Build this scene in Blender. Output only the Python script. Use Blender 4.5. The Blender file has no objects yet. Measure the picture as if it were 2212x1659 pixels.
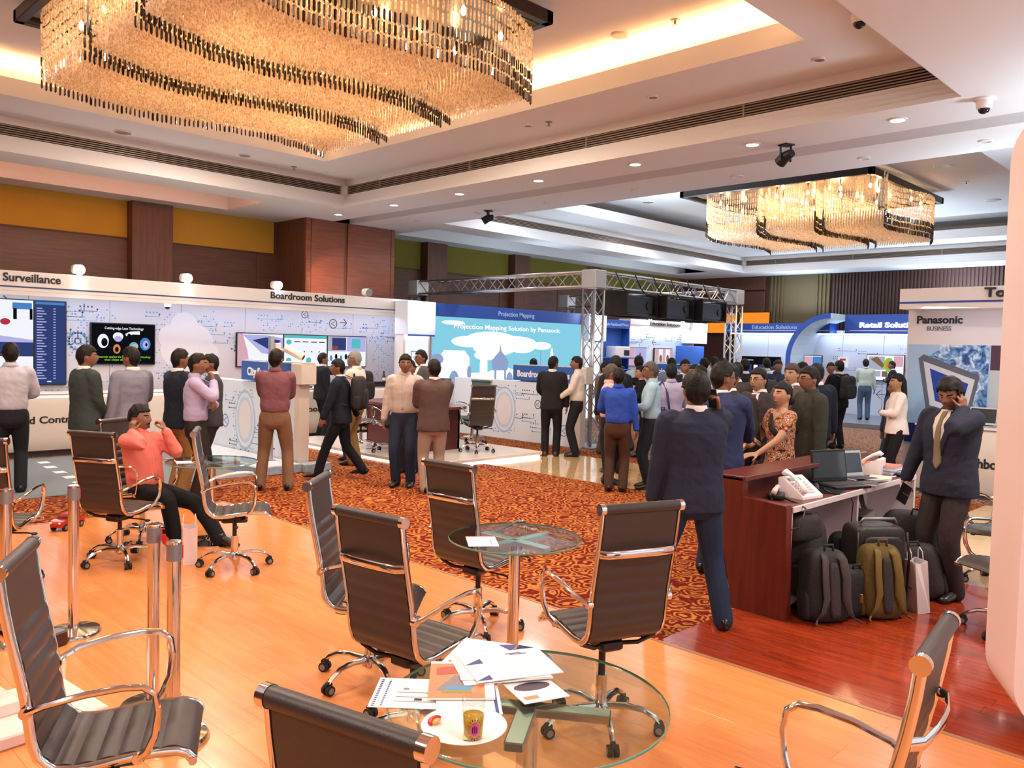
import bpy, math, random
import numpy as np
from mathutils import Vector, Matrix, noise
D=bpy.data; S=bpy.context.scene; COL=S.collection
rnd=random.Random(7); PI=math.pi; R=math.radians
# ---------------------------------------------------------------- camera, world, exposure
CAM=(0,0,1.85); YAW,PITCH,ROLL=.7763,-.0449,.0255
_f=Vector((math.cos(PITCH)*math.cos(YAW),math.cos(PITCH)*math.sin(YAW),math.sin(PITCH)))
_r=Vector((math.sin(YAW),-math.cos(YAW),0)); _u=_r.cross(_f)
_c,_s=math.cos(ROLL),math.sin(ROLL)
_R=_r*_c+_u*_s; _U=_u*_c-_r*_s
cd=D.cameras.new('camera'); cam=D.objects.new('camera',cd); COL.objects.link(cam)
cam.matrix_world=Matrix(((_R.x,_U.x,-_f.x,CAM[0]),(_R.y,_U.y,-_f.y,CAM[1]),(_R.z,_U.z,-_f.z,CAM[2]),(0,0,0,1)))
cd.sensor_width=36; cd.sensor_fit='HORIZONTAL'; cd.lens=1770*36/2212; cd.clip_start=.05; cd.clip_end=200
S.camera=cam
S.view_settings.view_transform='Standard'; S.view_settings.look='None'; S.view_settings.gamma=1
S.view_settings.use_curve_mapping=False; S.view_settings.exposure=.5
W=D.worlds.new('world'); S.world=W; W.use_nodes=True
W.node_tree.nodes['Background'].inputs[0].default_value=(.93,.95,1,1); W.node_tree.nodes['Background'].inputs[1].default_value=.85
def light(kind,name,loc,energy,color,size=1,sizey=None,rot=(0,0,0),spot=None,blend=.5,target=None):
    l=D.lights.new(name,kind); l.energy=energy; l.color=color
    if kind=='AREA':
        l.shape='RECTANGLE'; l.size=size; l.size_y=sizey or size
    elif kind=='SPOT': l.spot_size=R(spot); l.spot_blend=blend; l.shadow_soft_size=size
    else: l.shadow_soft_size=size
    o=D.objects.new(name,l); COL.objects.link(o); o.location=loc; o.rotation_euler=rot
    if target is not None: o.rotation_euler=(Vector(target)-Vector(loc)).to_track_quat('-Z','Y').to_euler()
    return o
WARM=(1,.72,.45); NEUT=(1,.9,.8); COOL=(.78,.88,1)
# fill lights added under both bays, plus unseen downlight rows behind the camera
for x,y in ((1.2,4.9),(4.9,4.2),(1.2,8.5),(6.9,7.9),(5.4,11.5),(2.2,1.4)):
    light('AREA','bay_fill',(x,y,4.86),84,(1,.84,.7),.5,.5)
for x,y in ((1.5,-1.5),(6.5,.2),(-2.5,3)):
    light('AREA','hall_downlights',(x,y,4.36),120,(1,.86,.74),.8,.8)
for x,y in ((13,4),(13,12),(18,4),(21.5,8),(18,12.3),(22,12)):
    light('AREA','far_bay_fill',(x,y,4.86),50,(.9,.92,1),.6,.6)
# added upward fill lights, some out of view, brighten and cool the ceiling
for x,y,z,e in ((9.6,.3,3.0,85),(12.4,2.4,2.95,42),(4.5,-3.0,3.0,55),(-2.5,6,3.0,32),(24.3,7,3.2,75),(24.2,11.5,3.1,22),(20,13.7,2.95,16),(15,13.7,2.95,14),(14.8,9.8,3.45,85),(20.5,8,3.2,60)):
    light('AREA','ceiling_fill',(x,y,z),e*1.25,(.68,.86,1),.5,1.2,(PI,0,0))
# ---------------------------------------------------------------- materials
def lin(c):
    if isinstance(c,str): c=[int(c[i:i+2],16)/255 for i in (0,2,4)]
    return tuple(v/12.92 if v<=.04045 else ((v+.055)/1.055)**2.4 for v in c)
_mats={}
def mat(name,col,rough=.5,metal=0,emit=0,bump=0,bscale=60,spec=.5,var=0,vscale=8,sheen=0,coat=0):
    if name in _mats: return _mats[name]
    m=D.materials.new(name); m.use_nodes=True; nt=m.node_tree; b=nt.nodes['Principled BSDF']; c=(*lin(col),1)
    b.inputs['Base Color'].default_value=c; b.inputs['Roughness'].default_value=rough; b.inputs['Metallic'].default_value=metal
    b.inputs['Specular IOR Level'].default_value=spec
    if coat: b.inputs['Coat Weight'].default_value=coat; b.inputs['Coat Roughness'].default_value=.08
    if sheen: b.inputs['Sheen Weight'].default_value=sheen
    if emit: b.inputs['Emission Color'].default_value=c; b.inputs['Emission Strength'].default_value=emit
    if bump or var:
        tc=nt.nodes.new('ShaderNodeTexCoord'); n=nt.nodes.new('ShaderNodeTexNoise'); n.inputs['Scale'].default_value=bscale; n.inputs['Detail'].default_value=4
        nt.links.new(tc.outputs['Object'],n.inputs['Vector'])
        if bump:
            bp=nt.nodes.new('ShaderNodeBump'); bp.inputs['Strength'].default_value=bump; bp.inputs['Distance'].default_value=.02
            nt.links.new(n.outputs['Fac'],bp.inputs['Height']); nt.links.new(bp.outputs['Normal'],b.inputs['Normal'])
        if var:
            n2=nt.nodes.new('ShaderNodeTexNoise'); n2.inputs['Scale'].default_value=vscale; n2.inputs['Detail'].default_value=5
            nt.links.new(tc.outputs['Object'],n2.inputs['Vector'])
            mx=nt.nodes.new('ShaderNodeMix'); mx.data_type='RGBA'; mx.inputs[6].default_value=tuple(v*(1-var) for v in c[:3])+(1,); mx.inputs[7].default_value=tuple(min(1,v*(1+var)) for v in c[:3])+(1,)
            nt.links.new(n2.outputs['Fac'],mx.inputs[0]); nt.links.new(mx.outputs[2],b.inputs['Base Color'])
    _mats[name]=m; return m
def emis(name,col,k=1):
    if name in _mats: return _mats[name]
    m=D.materials.new(name); m.use_nodes=True; nt=m.node_tree; nt.nodes.remove(nt.nodes['Principled BSDF'])
    e=nt.nodes.new('ShaderNodeEmission'); e.inputs[0].default_value=(*lin(col),1); e.inputs[1].default_value=k
    nt.links.new(e.outputs[0],nt.nodes['Material Output'].inputs[0]); _mats[name]=m; return m
def nodes(m): return m.node_tree.nodes,m.node_tree.links,m.node_tree.nodes['Principled BSDF']
def wood(name,c1,c2,rough,axis=1,sc=1,coat=0,spec=.5):
    m=mat(name,c1,rough,coat=coat,spec=spec); N,L,b=nodes(m)
    tc=N.new('ShaderNodeTexCoord'); oi=N.new('ShaderNodeObjectInfo'); mp=N.new('ShaderNodeMapping')
    s=[22*sc,22*sc,22*sc]; s[axis]=1.6*sc; mp.inputs['Scale'].default_value=s
    ad=N.new('ShaderNodeVectorMath'); ad.operation='ADD'; L.new(tc.outputs['Object'],ad.inputs[0])
    ml=N.new('ShaderNodeVectorMath'); ml.operation='SCALE'; ml.inputs[3].default_value=9; cx=N.new('ShaderNodeCombineXYZ')
    for i in range(3): L.new(oi.outputs['Random'],cx.inputs[i])
    L.new(cx.outputs[0],ml.inputs[0]); L.new(ml.outputs[0],ad.inputs[1]); L.new(ad.outputs[0],mp.inputs[0])
    n=N.new('ShaderNodeTexNoise'); n.inputs['Scale'].default_value=1; n.inputs['Detail'].default_value=6; n.inputs['Roughness'].default_value=.65; L.new(mp.outputs[0],n.inputs['Vector'])
    r=N.new('ShaderNodeValToRGB'); r.color_ramp.elements[0].position=.3; r.color_ramp.elements[0].color=(*lin(c2),1); r.color_ramp.elements[1].position=.72; r.color_ramp.elements[1].color=(*lin(c1),1)
    L.new(n.outputs['Fac'],r.inputs[0])
    hs=N.new('ShaderNodeHueSaturation'); mr=N.new('ShaderNodeMapRange'); mr.inputs[3].default_value=.94; mr.inputs[4].default_value=1.06
    L.new(oi.outputs['Random'],mr.inputs[0]); L.new(mr.outputs[0],hs.inputs['Value']); L.new(r.outputs[0],hs.inputs['Color']); L.new(hs.outputs[0],b.inputs['Base Color'])
    return m
def carpet(name,c_a,c_b,c_c,scale):
    m=mat(name,c_a,.95,spec=.1); N,L,b=nodes(m)
    tc=N.new('ShaderNodeTexCoord'); n=N.new('ShaderNodeTexNoise'); n.inputs['Scale'].default_value=scale*.55; n.inputs['Detail'].default_value=2
    L.new(tc.outputs['Object'],n.inputs['Vector'])
    v=N.new('ShaderNodeTexVoronoi'); v.inputs['Scale'].default_value=scale*.62
    mx=N.new('ShaderNodeMix'); mx.data_type='RGBA'; mx.inputs[0].default_value=.16; L.new(tc.outputs['Object'],mx.inputs[6]); L.new(n.outputs['Color'],mx.inputs[7]); L.new(mx.outputs[2],v.inputs['Vector'])
    mu=N.new('ShaderNodeMath'); mu.operation='MULTIPLY'; mu.inputs[1].default_value=26; L.new(v.outputs['Distance'],mu.inputs[0])
    mn=N.new('ShaderNodeMath'); mn.operation='MULTIPLY_ADD'; mn.inputs[1].default_value=9; L.new(n.outputs['Fac'],mn.inputs[0]); L.new(mu.outputs[0],mn.inputs[2])
    si=N.new('ShaderNodeMath'); si.operation='SINE'; L.new(mn.outputs[0],si.inputs[0])
    r=N.new('ShaderNodeValToRGB'); e=r.color_ramp.elements; e[0].position=.28; e[0].color=(*lin(c_a),1); e[1].position=.62; e[1].color=(*lin(c_b),1)
    x=e.new(.86); x.color=(*lin(c_c),1)
    mr=N.new('ShaderNodeMapRange'); mr.inputs[1].default_value=-1; L.new(si.outputs[0],mr.inputs[0]); L.new(mr.outputs[0],r.inputs[0]); L.new(r.outputs[0],b.inputs['Base Color'])
    n2=N.new('ShaderNodeTexNoise'); n2.inputs['Scale'].default_value=300; L.new(tc.outputs['Object'],n2.inputs['Vector'])
    bp=N.new('ShaderNodeBump'); bp.inputs['Strength'].default_value=.5; bp.inputs['Distance'].default_value=.01; L.new(n2.outputs['Fac'],bp.inputs['Height']); L.new(bp.outputs[0],b.inputs['Normal'])
    return m
def glassy(name,col,tint=.92,rough=.02):
    m=D.materials.new(name); m.use_nodes=True; N=m.node_tree.nodes; L=m.node_tree.links; N.remove(N['Principled BSDF'])
    t=N.new('ShaderNodeBsdfTransparent'); t.inputs[0].default_value=(*[v*tint for v in lin(col)],1)
    g=N.new('ShaderNodeBsdfGlossy'); g.inputs[1].default_value=rough; f=N.new('ShaderNodeFresnel'); f.inputs[0].default_value=1.5
    ge=N.new('ShaderNodeNewGeometry'); iv=N.new('ShaderNodeMath'); iv.operation='SUBTRACT'; iv.inputs[0].default_value=1; L.new(ge.outputs['Backfacing'],iv.inputs[1]); mu=N.new('ShaderNodeMath'); mu.operation='MULTIPLY'; L.new(f.outputs[0],mu.inputs[0]); L.new(iv.outputs[0],mu.inputs[1])
    x=N.new('ShaderNodeMixShader'); L.new(mu.outputs[0],x.inputs[0]); L.new(t.outputs[0],x.inputs[1]); L.new(g.outputs[0],x.inputs[2]); L.new(x.outputs[0],N['Material Output'].inputs[0])
    _mats[name]=m; return m
PLASTER=mat('ceiling_plaster','dedcdd',.85); 
WHITE=mat('white_laminate','e6dfdc',.38); WHITEM=mat('white_matt','e3dedc',.6); CREAM=mat('cream_gloss','d9cec3',.3)
CHROME=mat('chrome','dcd9d6',.1,1); ALU=mat('aluminium','c9c9cb',.3,1); GREYM=mat('grey_metal','8f9194',.45,.6)
BLACK=mat('black_plastic','16161a',.45); DARK=mat('dark_metal','231d1b',.4,.3); RUBBER=mat('rubber','1b1a1a',.7); BLUE=mat('booth_blue','2f5fb8',.5); BLUED=mat('deep_blue','1f4a9e',.5)
LEATHER=mat('black_leatherette','39302f',.42,bump=.08,bscale=250); INK=mat('black_lettering','1d1b20',.5); LETW=mat('white_lettering','f4f4f6',.5)
REDM=mat('red_paint','b01818',.25,coat=.6); BELT=mat('red_belt','d41f2c',.6); PAPER=mat('paper','f3efee',.7); NAVYINK=mat('navy_print','3a4686',.6)
MAHOG=wood('mahogany_laminate','6a2a20','4c1c17',.32,axis=0,sc=1.2)
MAHOGV=wood('mahogany_laminate_vertical','6e2a1f','521e18',.34,axis=2,sc=1.2)
WALNUT=wood('wall_veneer','6b4230','4b2c20',.45,axis=0,sc=1.0)
WALNUTV=wood('pillar_veneer','704834','523122',.45,axis=2,sc=1)
LAM=wood('light_laminate','e8985c','da8446',.27,axis=1,sc=1,spec=.5,coat=.22)
DKW=wood('dark_parquet','ae4221','7c2913',.16,axis=1,sc=1.4,coat=.4)
GLOSSF=wood('pale_gloss_floor','e6c493','d3a870',.1,axis=1,sc=1,coat=.6)
CARPET=carpet('red_swirl_carpet','681b12','93421f','b9793c',10.5)
CARPETB=carpet('mauve_carpet','6f4a44','8f6a5c','a8886f',9)
GLASS=glassy('table_glass','e8f2ec',.97); CLEAR=glassy('clear_glass','f4fbfa',.97)
# ---------------------------------------------------------------- mesh building
class MB:
    def __init__(s): s.v=[]; s.f=[]; s.m=[]
    def add(s,vs,fs,mi=0):
        o=len(s.v); s.v+= [tuple(p) for p in vs]; s.f+=[tuple(i+o for i in f) for f in fs]; s.m+=[mi]*len(fs); return s
    def box(s,lo,hi,mi=0):
        (a,b,c),(d,e,f)=lo,hi
        return s.add([(a,b,c),(d,b,c),(d,e,c),(a,e,c),(a,b,f),(d,b,f),(d,e,f),(a,e,f)],[(0,3,2,1),(4,5,6,7),(0,1,5,4),(1,2,6,5),(2,3,7,6),(3,0,4,7)],mi)
    def bbox(s,lo,hi,r=.01,mi=0):   # box with chamfered edges
        (a,b,c),(d,e,f)=lo,hi; r=min(r,(d-a)/2.01,(e-b)/2.01,(f-c)/2.01); vs=[];n=[]
        for z,i in ((c,r),(c+r,0),(f-r,0),(f,r)):
            for x,y in ((a+i+r,b+i),(d-i-r,b+i),(d-i,b+i+r),(d-i,e-i-r),(d-i-r,e-i),(a+i+r,e-i),(a+i,e-i-r),(a+i,b+i+r)): vs.append((x,y,z))
        fs=[tuple(range(7,-1,-1)),tuple(range(24,32))]
        for k in range(3):
            for j in range(8): fs.append((k*8+j,k*8+(j+1)%8,k*8+8+(j+1)%8,k*8+8+j))
        return s.add(vs,fs,mi)
    def tube(s,pts,r,n=10,mi=0,up=(0,0,1),caps=True,closed=False):
        pts=[Vector(p) for p in pts]; k=len(pts); vs=[]; up=Vector(up); prev=None
        for i,p in enumerate(pts):
            a=pts[i-1] if (i or closed) else p; b=pts[(i+1)%k] if (i<k-1 or closed) else p
            t=(b-a).normalized()
            if prev is None:
                u=up-t*up.dot(t)
                if u.length<.05: u=Vector((1,0,0))-t*t.x
            else:
                u=prev-t*prev.dot(t)
                if u.length<1e-4: u=up
            u.normalize(); prev=u; w=t.cross(u); rr=r[i] if isinstance(r,(list,tuple)) else r
            ra,rb=rr if isinstance(rr,tuple) else (rr,rr)
            for j in range(n):
                an=2*PI*j/n; vs.append(p+u*(ra*math.cos(an))+w*(rb*math.sin(an)))
        fs=[]
        for i in range(k if closed else k-1):
            for j in range(n): fs.append((i*n+j,i*n+(j+1)%n,((i+1)%k)*n+(j+1)%n,((i+1)%k)*n+j))
        if caps and not closed: fs+= [tuple(range(n-1,-1,-1)),tuple(range((k-1)*n,k*n))]
        return s.add(vs,fs,mi)
    def cyl(s,a,b,r,n=16,mi=0,r2=None): return s.tube([a,b],[r,r if r2 is None else r2],n,mi)
    def lathe(s,prof,n=24,mi=0,c=(0,0,0),cap=True):
        vs=[];fs=[]; k=len(prof)
        for r,z in prof:
            for j in range(n): vs.append((c[0]+r*math.cos(2*PI*j/n),c[1]+r*math.sin(2*PI*j/n),c[2]+z))
        for i in range(k-1):
            for j in range(n): fs.append((i*n+j,i*n+(j+1)%n,(i+1)*n+(j+1)%n,(i+1)*n+j))
        if cap: fs+=[tuple(range(n-1,-1,-1)),tuple(range((k-1)*n,k*n))]
        return s.add(vs,fs,mi)
    def prism(s,poly,ax,lo,hi,mi=0):  # poly of 2-D points extruded along axis ax (0,1,2)
        n=len(poly)
        def P(a,b,h): return ((h,a,b),(a,h,b),(a,b,h))[ax]
        vs=[P(a,b,lo) for a,b in poly]+[P(a,b,hi) for a,b in poly]
        fs=[tuple(range(n-1,-1,-1)),tuple(range(n,2*n))]+[(i,(i+1)%n,n+(i+1)%n,n+i) for i in range(n)]
        return s.add(vs,fs,mi)
    def ball(s,c,r,n=12,mi=0):
        rx,ry,rz=r if isinstance(r,(tuple,list)) else (r,r,r); vs=[];fs=[]; k=n//2+1
        for i in range(k):
            t=PI*i/(k-1)
            for j in range(n): vs.append((c[0]+rx*math.sin(t)*math.cos(2*PI*j/n),c[1]+ry*math.sin(t)*math.sin(2*PI*j/n),c[2]-rz*math.cos(t)))
        for i in range(k-1):
            for j in range(n): fs.append((i*n+j,i*n+(j+1)%n,(i+1)*n+(j+1)%n,(i+1)*n+j))
        return s.add(vs,fs,mi)
    def sellip(s,c,r,e1=.4,e2=.4,n=24,mi=0):   # superellipsoid: soft rounded box
        pw=lambda v,e: math.copysign(abs(v)**e,v); vs=[];fs=[];k=n//2+1
        for i in range(k):
            t=-PI/2+PI*i/(k-1)
            for j in range(n):
                a=2*PI*j/n; vs.append((c[0]+r[0]*pw(math.cos(t),e1)*pw(math.cos(a),e2),c[1]+r[1]*pw(math.cos(t),e1)*pw(math.sin(a),e2),c[2]+r[2]*pw(math.sin(t),e1)))
        for i in range(k-1):
            for j in range(n): fs.append((i*n+j,i*n+(j+1)%n,(i+1)*n+(j+1)%n,(i+1)*n+j))
        return s.add(vs,fs,mi)
    def xf(s,M):
        s.v=[tuple(M@Vector(p)) for p in s.v]; return s
    def mesh(s,name,smooth=False):
        me=D.meshes.new(name); me.from_pydata(s.v,[],s.f); me.update()
        me.polygons.foreach_set('material_index',s.m)
        if smooth: me.polygons.foreach_set('use_smooth',[True]*len(s.f))
        return me
    def obj(s,name,mats,parent=None,smooth=False,auto=None):
        me=s.mesh(name,smooth or auto is not None)
        for m in (mats if isinstance(mats,(list,tuple)) else [mats]): me.materials.append(m)
        if auto is not None: me.set_sharp_from_angle(angle=R(auto))
        o=D.objects.new(name,me); COL.objects.link(o)
        if parent: o.parent=parent
        return o
def tag(o,label=None,cat=None,group=None,kind=None):
    for k,v in (('label',label),('category',cat),('group',group),('kind',kind)):
        if v: o[k]=v
    return o
def empty(name,loc=(0,0,0),rz=0,label=None,cat=None,group=None,kind=None):
    o=D.objects.new(name,None); COL.objects.link(o); o.location=loc; o.rotation_euler=(0,0,rz); o.empty_display_size=.1
    return tag(o,label,cat,group,kind)
def copy_tree(o,parent=None):
    c=o.copy(); COL.objects.link(c)
    if parent: c.parent=parent
    for ch in o.children: copy_tree(ch,c)
    return c
def struct(o): o['kind']='structure'; return o
def text(body,name,mat_,parent,loc,size,xdir,extrude=.008,bold=.012,align='LEFT',updir=(0,0,1),width=None):
    cu=D.curves.new(name,'FONT'); cu.body=body; cu.size=size; cu.extrude=extrude; cu.offset=bold*size; cu.align_x=align; cu.resolution_u=3
    o=D.objects.new(name,cu); COL.objects.link(o); dg=bpy.context.evaluated_depsgraph_get()
    me=D.meshes.new_from_object(o.evaluated_get(dg)); D.objects.remove(o); D.curves.remove(cu); me.name=name
    if width:
        xs=[v.co.x for v in me.vertices]; k=width/(max(xs)-min(xs))
        for v in me.vertices: v.co.x*=k
    me.materials.clear(); me.materials.append(mat_); o=D.objects.new(name,me); COL.objects.link(o)
    x=Vector(xdir).normalized(); u=Vector(updir); z=x.cross(u)
    M=Matrix((( x.x,u.x,z.x,loc[0]),(x.y,u.y,z.y,loc[1]),(x.z,u.z,z.z,loc[2]),(0,0,0,1)))
    if parent: o.parent=parent; o.matrix_parent_inverse=parent.matrix_basis.inverted()
    o.matrix_basis=M
    return o
# ---------------------------------------------------------------- setting: floor
FL=MB().box((-7,-7,-.3),(26,17,-.012)).obj('floor',mat('screed','4a3a30',.8)); struct(FL)
f=MB().box((-7,8.86,-.012),(10.95,16.1,0)).box((4.36,2.92,-.012),(8.9,8.86,0)).box((10.95,5.9,-.012),(11.6,16.1,0)).box((8.9,2.92,-.012),(11.6,5.9,0))
f.box((-7,-7,-.012),(-2.4,8.86,0)); f.obj('carpet',CARPET,FL)
f=MB().box((11.6,-7,-.012),(26,16.1,0)); f.obj('far_carpet',CARPETB,FL)
f=MB().box((8.9,5.9,-.012),(10.95,9.4,.002)); f.obj('gloss_floor',GLOSSF,FL)
f=MB().box((7.4,-7,-.012),(11.6,2.92,.001)); f.obj('pale_floor',GLOSSF,FL)
# planks: light laminate on the near floor, dark parquet around the desk
def planks(name,m,x0,x1,y0,y1,w,l,gap,keep):
    me=MB().bbox((0,0,-.012),(w-gap,l-gap,0),.0005).mesh(name); me.materials.append(m); r=random.Random(3); rest=MB(); n=0
    i=0
    x=x0
    while x<x1-.01:
        y=y0-r.random()*l
        while y<y1:
            a,b=max(y,y0),min(y+l,y1); ww=min(w,x1-x)
            if b-a>.05:
                if keep(x+w/2,(a+b)/2) and n<295:
                    o=D.objects.new(name,me); COL.objects.link(o); o.parent=FL; o.location=(x,a,0); o.scale=(ww/w,(b-a)/l,1); n+=1
                else: rest.bbox((x,a,-.012),(x+ww-gap,b-gap,0),.0012)
            y+=l
        x+=w
    if rest.v:
        o=rest.obj(name+'_remainder',m,FL); o['kind']='stuff'
def inview(x,y):
    d=x*.713+y*.701; lat=x*.701-y*.713
    return .4<d and abs(lat)<.66*d+.2
planks('laminate_plank',LAM,-2.4,4.36,-3,8.86,.19,1.25,.0007,inview)
planks('parquet_plank',DKW,4.36,7.4,-3,2.92,.13,.95,.0008,inview)
MB().box((4.345,-3,0),(4.375,2.92,.003)).box((-2.4,8.85,0),(4.36,8.875,.003)).box((4.35,2.92,0),(4.37,8.86,.003)).obj('edge_strip',mat('edge_strip','b98a66',.4,.4),FL)
# ---------------------------------------------------------------- setting: walls
WL=MB().box((-7,16.1,0),(25.4,16.4,5.9)).obj('wall_left',WALNUT); struct(WL)
YEL=mat('yellow_fabric','bb8d28',.8,var=.12,vscale=2); YELG=mat('olive_fabric','746a1a',.8,var=.12,vscale=2)
def wpan(x0,x1,z0,z1,m,name,t=.03): 
    MB().bbox((x0,16.1-t,z0),(x1,16.13,z1),.008).obj(name,m,WL)
for x0,x1,m in ((-1.5,1.0,YEL),(1.3,5.95,YEL),(6.75,8.98,YEL),(11.5,13.0,YELG),(13.75,16.1,YELG),(16.8,19.5,YELG),(20.2,24.6,YELG)): wpan(x0,x1,3.72,4.4,m,'fabric_panel')
for x0,x1 in ((5.95,6.72),(13.05,13.7),(16.15,16.75)): MB().bbox((x0,15.85,0),(x1,16.15,4.4),.01).obj('pilaster',WALNUTV,WL)
for k in range(10):
    for z0,z1 in ((2.6,3.70),): wpan(-1+2.4*k,1.38+2.4*k,z0,z1,WALNUT,'veneer_panel',.02)
PL=empty('pillar_1',kind='structure')
PILV=wood('pillar_panel_veneer','8a4a30','6a3522',.4,axis=0,sc=1)
MB().box((9.06,14.94,0),(11.3,16.1,4.4)).obj('core',WALNUTV,PL)
MB().bbox((9.05,14.9,0),(9.17,15.0,4.4),.01).obj('corner_post',PILV,PL)
for x0,x1 in ((9.175,9.98),(10.07,11.2)): MB().bbox((x0,14.9,0),(x1,14.95,4.395),.008).obj('veneer_panel',PILV,PL)
MB().bbox((11.21,14.9,0),(11.31,15.0,4.4),.01).obj('corner_post',PILV,PL)
WR=MB().box((25.2,-7,0),(25.5,16.4,5.9)).obj('wall_right',mat('wall_red_brown','4b2a22',.6)); struct(WR)
GOLD=mat('gold_fabric','64553a',.75,var=.1,vscale=3); SLAT=mat('dark_slat','3c2420',.5)
b_=MB(); b_.box((25.14,10.95,0),(25.2,12.95,4.4)); b_.obj('gold_panel',GOLD,WR)
sm=MB().bbox((0,0,0),(.07,.055,4.38),.008).mesh('gold_batten'); sm.materials.append(GOLD)
for k in range(4):
    for y0 in (10.93,12.45):
        o=D.objects.new('gold_batten',sm); COL.objects.link(o); o.parent=WR; o.location=(25.08,y0+k*.125,0)
sm=MB().box((0,0,0),(.05,.05,4.38)).mesh('wall_slat'); sm.materials.append(SLAT)
for k in range(90):
    o=D.objects.new('wall_slat',sm); COL.objects.link(o); o.parent=WR; o.location=(25.15,10.8-k*.1,0)
MB().bbox((25.1,13.1,2.9),(25.2,16.1,3.9),.01).obj('veneer_panel',WALNUT,WR)
MB().bbox((25.1,13.1,3.95),(25.2,16.1,4.4),.01).obj('veneer_panel',WALNUT,WR)
WB=MB().box((-7.3,-7,0),(-7,16.4,5.9)).obj('wall_back',WALNUT); struct(WB)
# ---------------------------------------------------------------- setting: ceiling
CE=MB()
def slab(x0,x1,y0,y1,z0=4.4,z1=4.44): CE.box((x0,y0,z0),(x1,y1,z1))
BAYS=((-3.8,8.8,2.6,13.2),(11.27,23.9,2.6,13.2))
slab(8.8,9.72,-7,16.1); slab(10.16,11.27,-7,15.0); slab(23.9,25.2,-7,16.1); slab(-7,-3.8,-7,16.1)
slab(-3.8,8.8,13.2,14.0); slab(-3.8,8.8,15.4,16.1); slab(7.6,8.8,14.0,15.4); slab(-3.8,-3,14.0,15.4)
slab(11.27,23.9,13.2,14.0); slab(11.27,23.9,15.4,16.1); slab(11.27,11.7,14.0,15.4); slab(23.4,23.9,14.0,15.4)
slab(-3.8,8.8,-7,2.6); slab(11.27,23.9,-7,2.6)
CE.box((9.6,-7,4.7),(10.3,16.1,4.75)); CE.box((9.68,-7,4.41),(9.719,16,4.72)); CE.box((10.161,-7,4.41),(10.2,15,4.72))
CE.box((-3.8,13.9,4.95),(8.8,15.5,5.0)); CE.box((11.27,13.9,4.95),(23.9,15.5,5.0))      # slot tops
for x0,x1 in ((-3.8,8.8),(11.27,23.9)): CE.box((x0,13.9,4.41),(x1,13.999,5)); CE.box((x0,15.401,4.41),(x1,15.5,5))
CE.box((7.601,14,4.41),(7.7,15.4,5)); CE.box((11.6,14,4.41),(11.699,15.4,5))
def ringloop(bay,prof,closed=True):
    x0,x1,y0,y1=bay; vs=[];fs=[]
    for d,z in prof: vs+=[(x0-d,y0-d,z),(x1+d,y0-d,z),(x1+d,y1+d,z),(x0-d,y1+d,z)]
    for i in range(len(prof)-1):
        for j in range(4): fs.append((i*4+j,i*4+4+j,i*4+4+(j+1)%4,i*4+(j+1)%4))
    CE.add(vs,fs)
for b in BAYS:
    ringloop(b,[(-.004,4.399),(-.004,4.452),(.03,4.456),(.03,4.515),(.06,4.52),(.06,4.585),(.085,4.59),(.085,4.64),(.16,4.64),(.16,4.8),(.085,4.8),(.085,4.9),(-1.1,4.9),(-1.1,5.13),(-1.04,5.13),(-1.04,4.96),(.2,4.96),(.2,5.42)])
    x0,x1,y0,y1=b; CE.box((x0-.3,y0-.3,5.4),(x1+.3,y1+.3,5.45))
CEIL=CE.obj('ceiling',PLASTER); struct(CEIL)
CEIL2=MB().box((-7,-7,5.46),(25.4,16.4,5.5)).obj('roof_slab',mat('slab_grey','8a8580',.9),CEIL)
# ventilation grilles in the risers: bars joined (too fine to pick apart singly), dark duct behind
GR=mat('grille_bronze','8d7d73',.45,.3); DUCT=mat('duct_dark','2c2421',.8)
for b in BAYS:
    x0,x1,y0,y1=b; g=MB(); k=MB()
    for i in range(5):
        z=4.652+i*.031
        g.box((x1+.085,y0,z),(x1+.12,y1,z+.014)); g.box((x0,y1+.085,z),(x1,y1+.12,z+.014)); g.box((x0,y0-.12,z),(x1,y0-.085,z+.014)); 
    for y in np.arange(y0,y1,2.4): g.box((x1+.08,y-.012,4.645),(x1+.11,y+.012,4.795))
    o=g.obj('vent_grille',GR,CEIL); o['kind']='stuff'
    k.box((x1+.13,y0,4.645),(x1+.155,y1,4.795)).box((x0,y1+.13,4.645),(x1,y1+.155,4.795)); k.obj('vent_duct',DUCT,CEIL)
    MB().box((x1-.0,y1-.0,4.64),(x1+.14,y1+.14,4.8)).obj('corner_block',PLASTER,CEIL)
# concealed cove strips (bay over the seating is lit, the far one is off) and slot lamp
COVE=emis('cove_strip','ffc285',36)
c=MB(); x0,x1,y0,y1=BAYS[0]
c.box((x1-1.0,y0+1.1,5.06),(x1-.94,y1-1.1,5.09)).box((x0+1,y1-1.0,5.06),(x1-1.1,y1-.94,5.09)).box((x0+1,y0+.94,5.06),(x1-1.1,y0+1.0,5.09))
c.obj('cove_lamp',COVE,CEIL)
c=MB().box((-2.9,14.06,4.62),(7.5,14.12,4.66)); c.obj('slot_lamp',emis('slot_strip','ff9a5c',7),CEIL)
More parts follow.
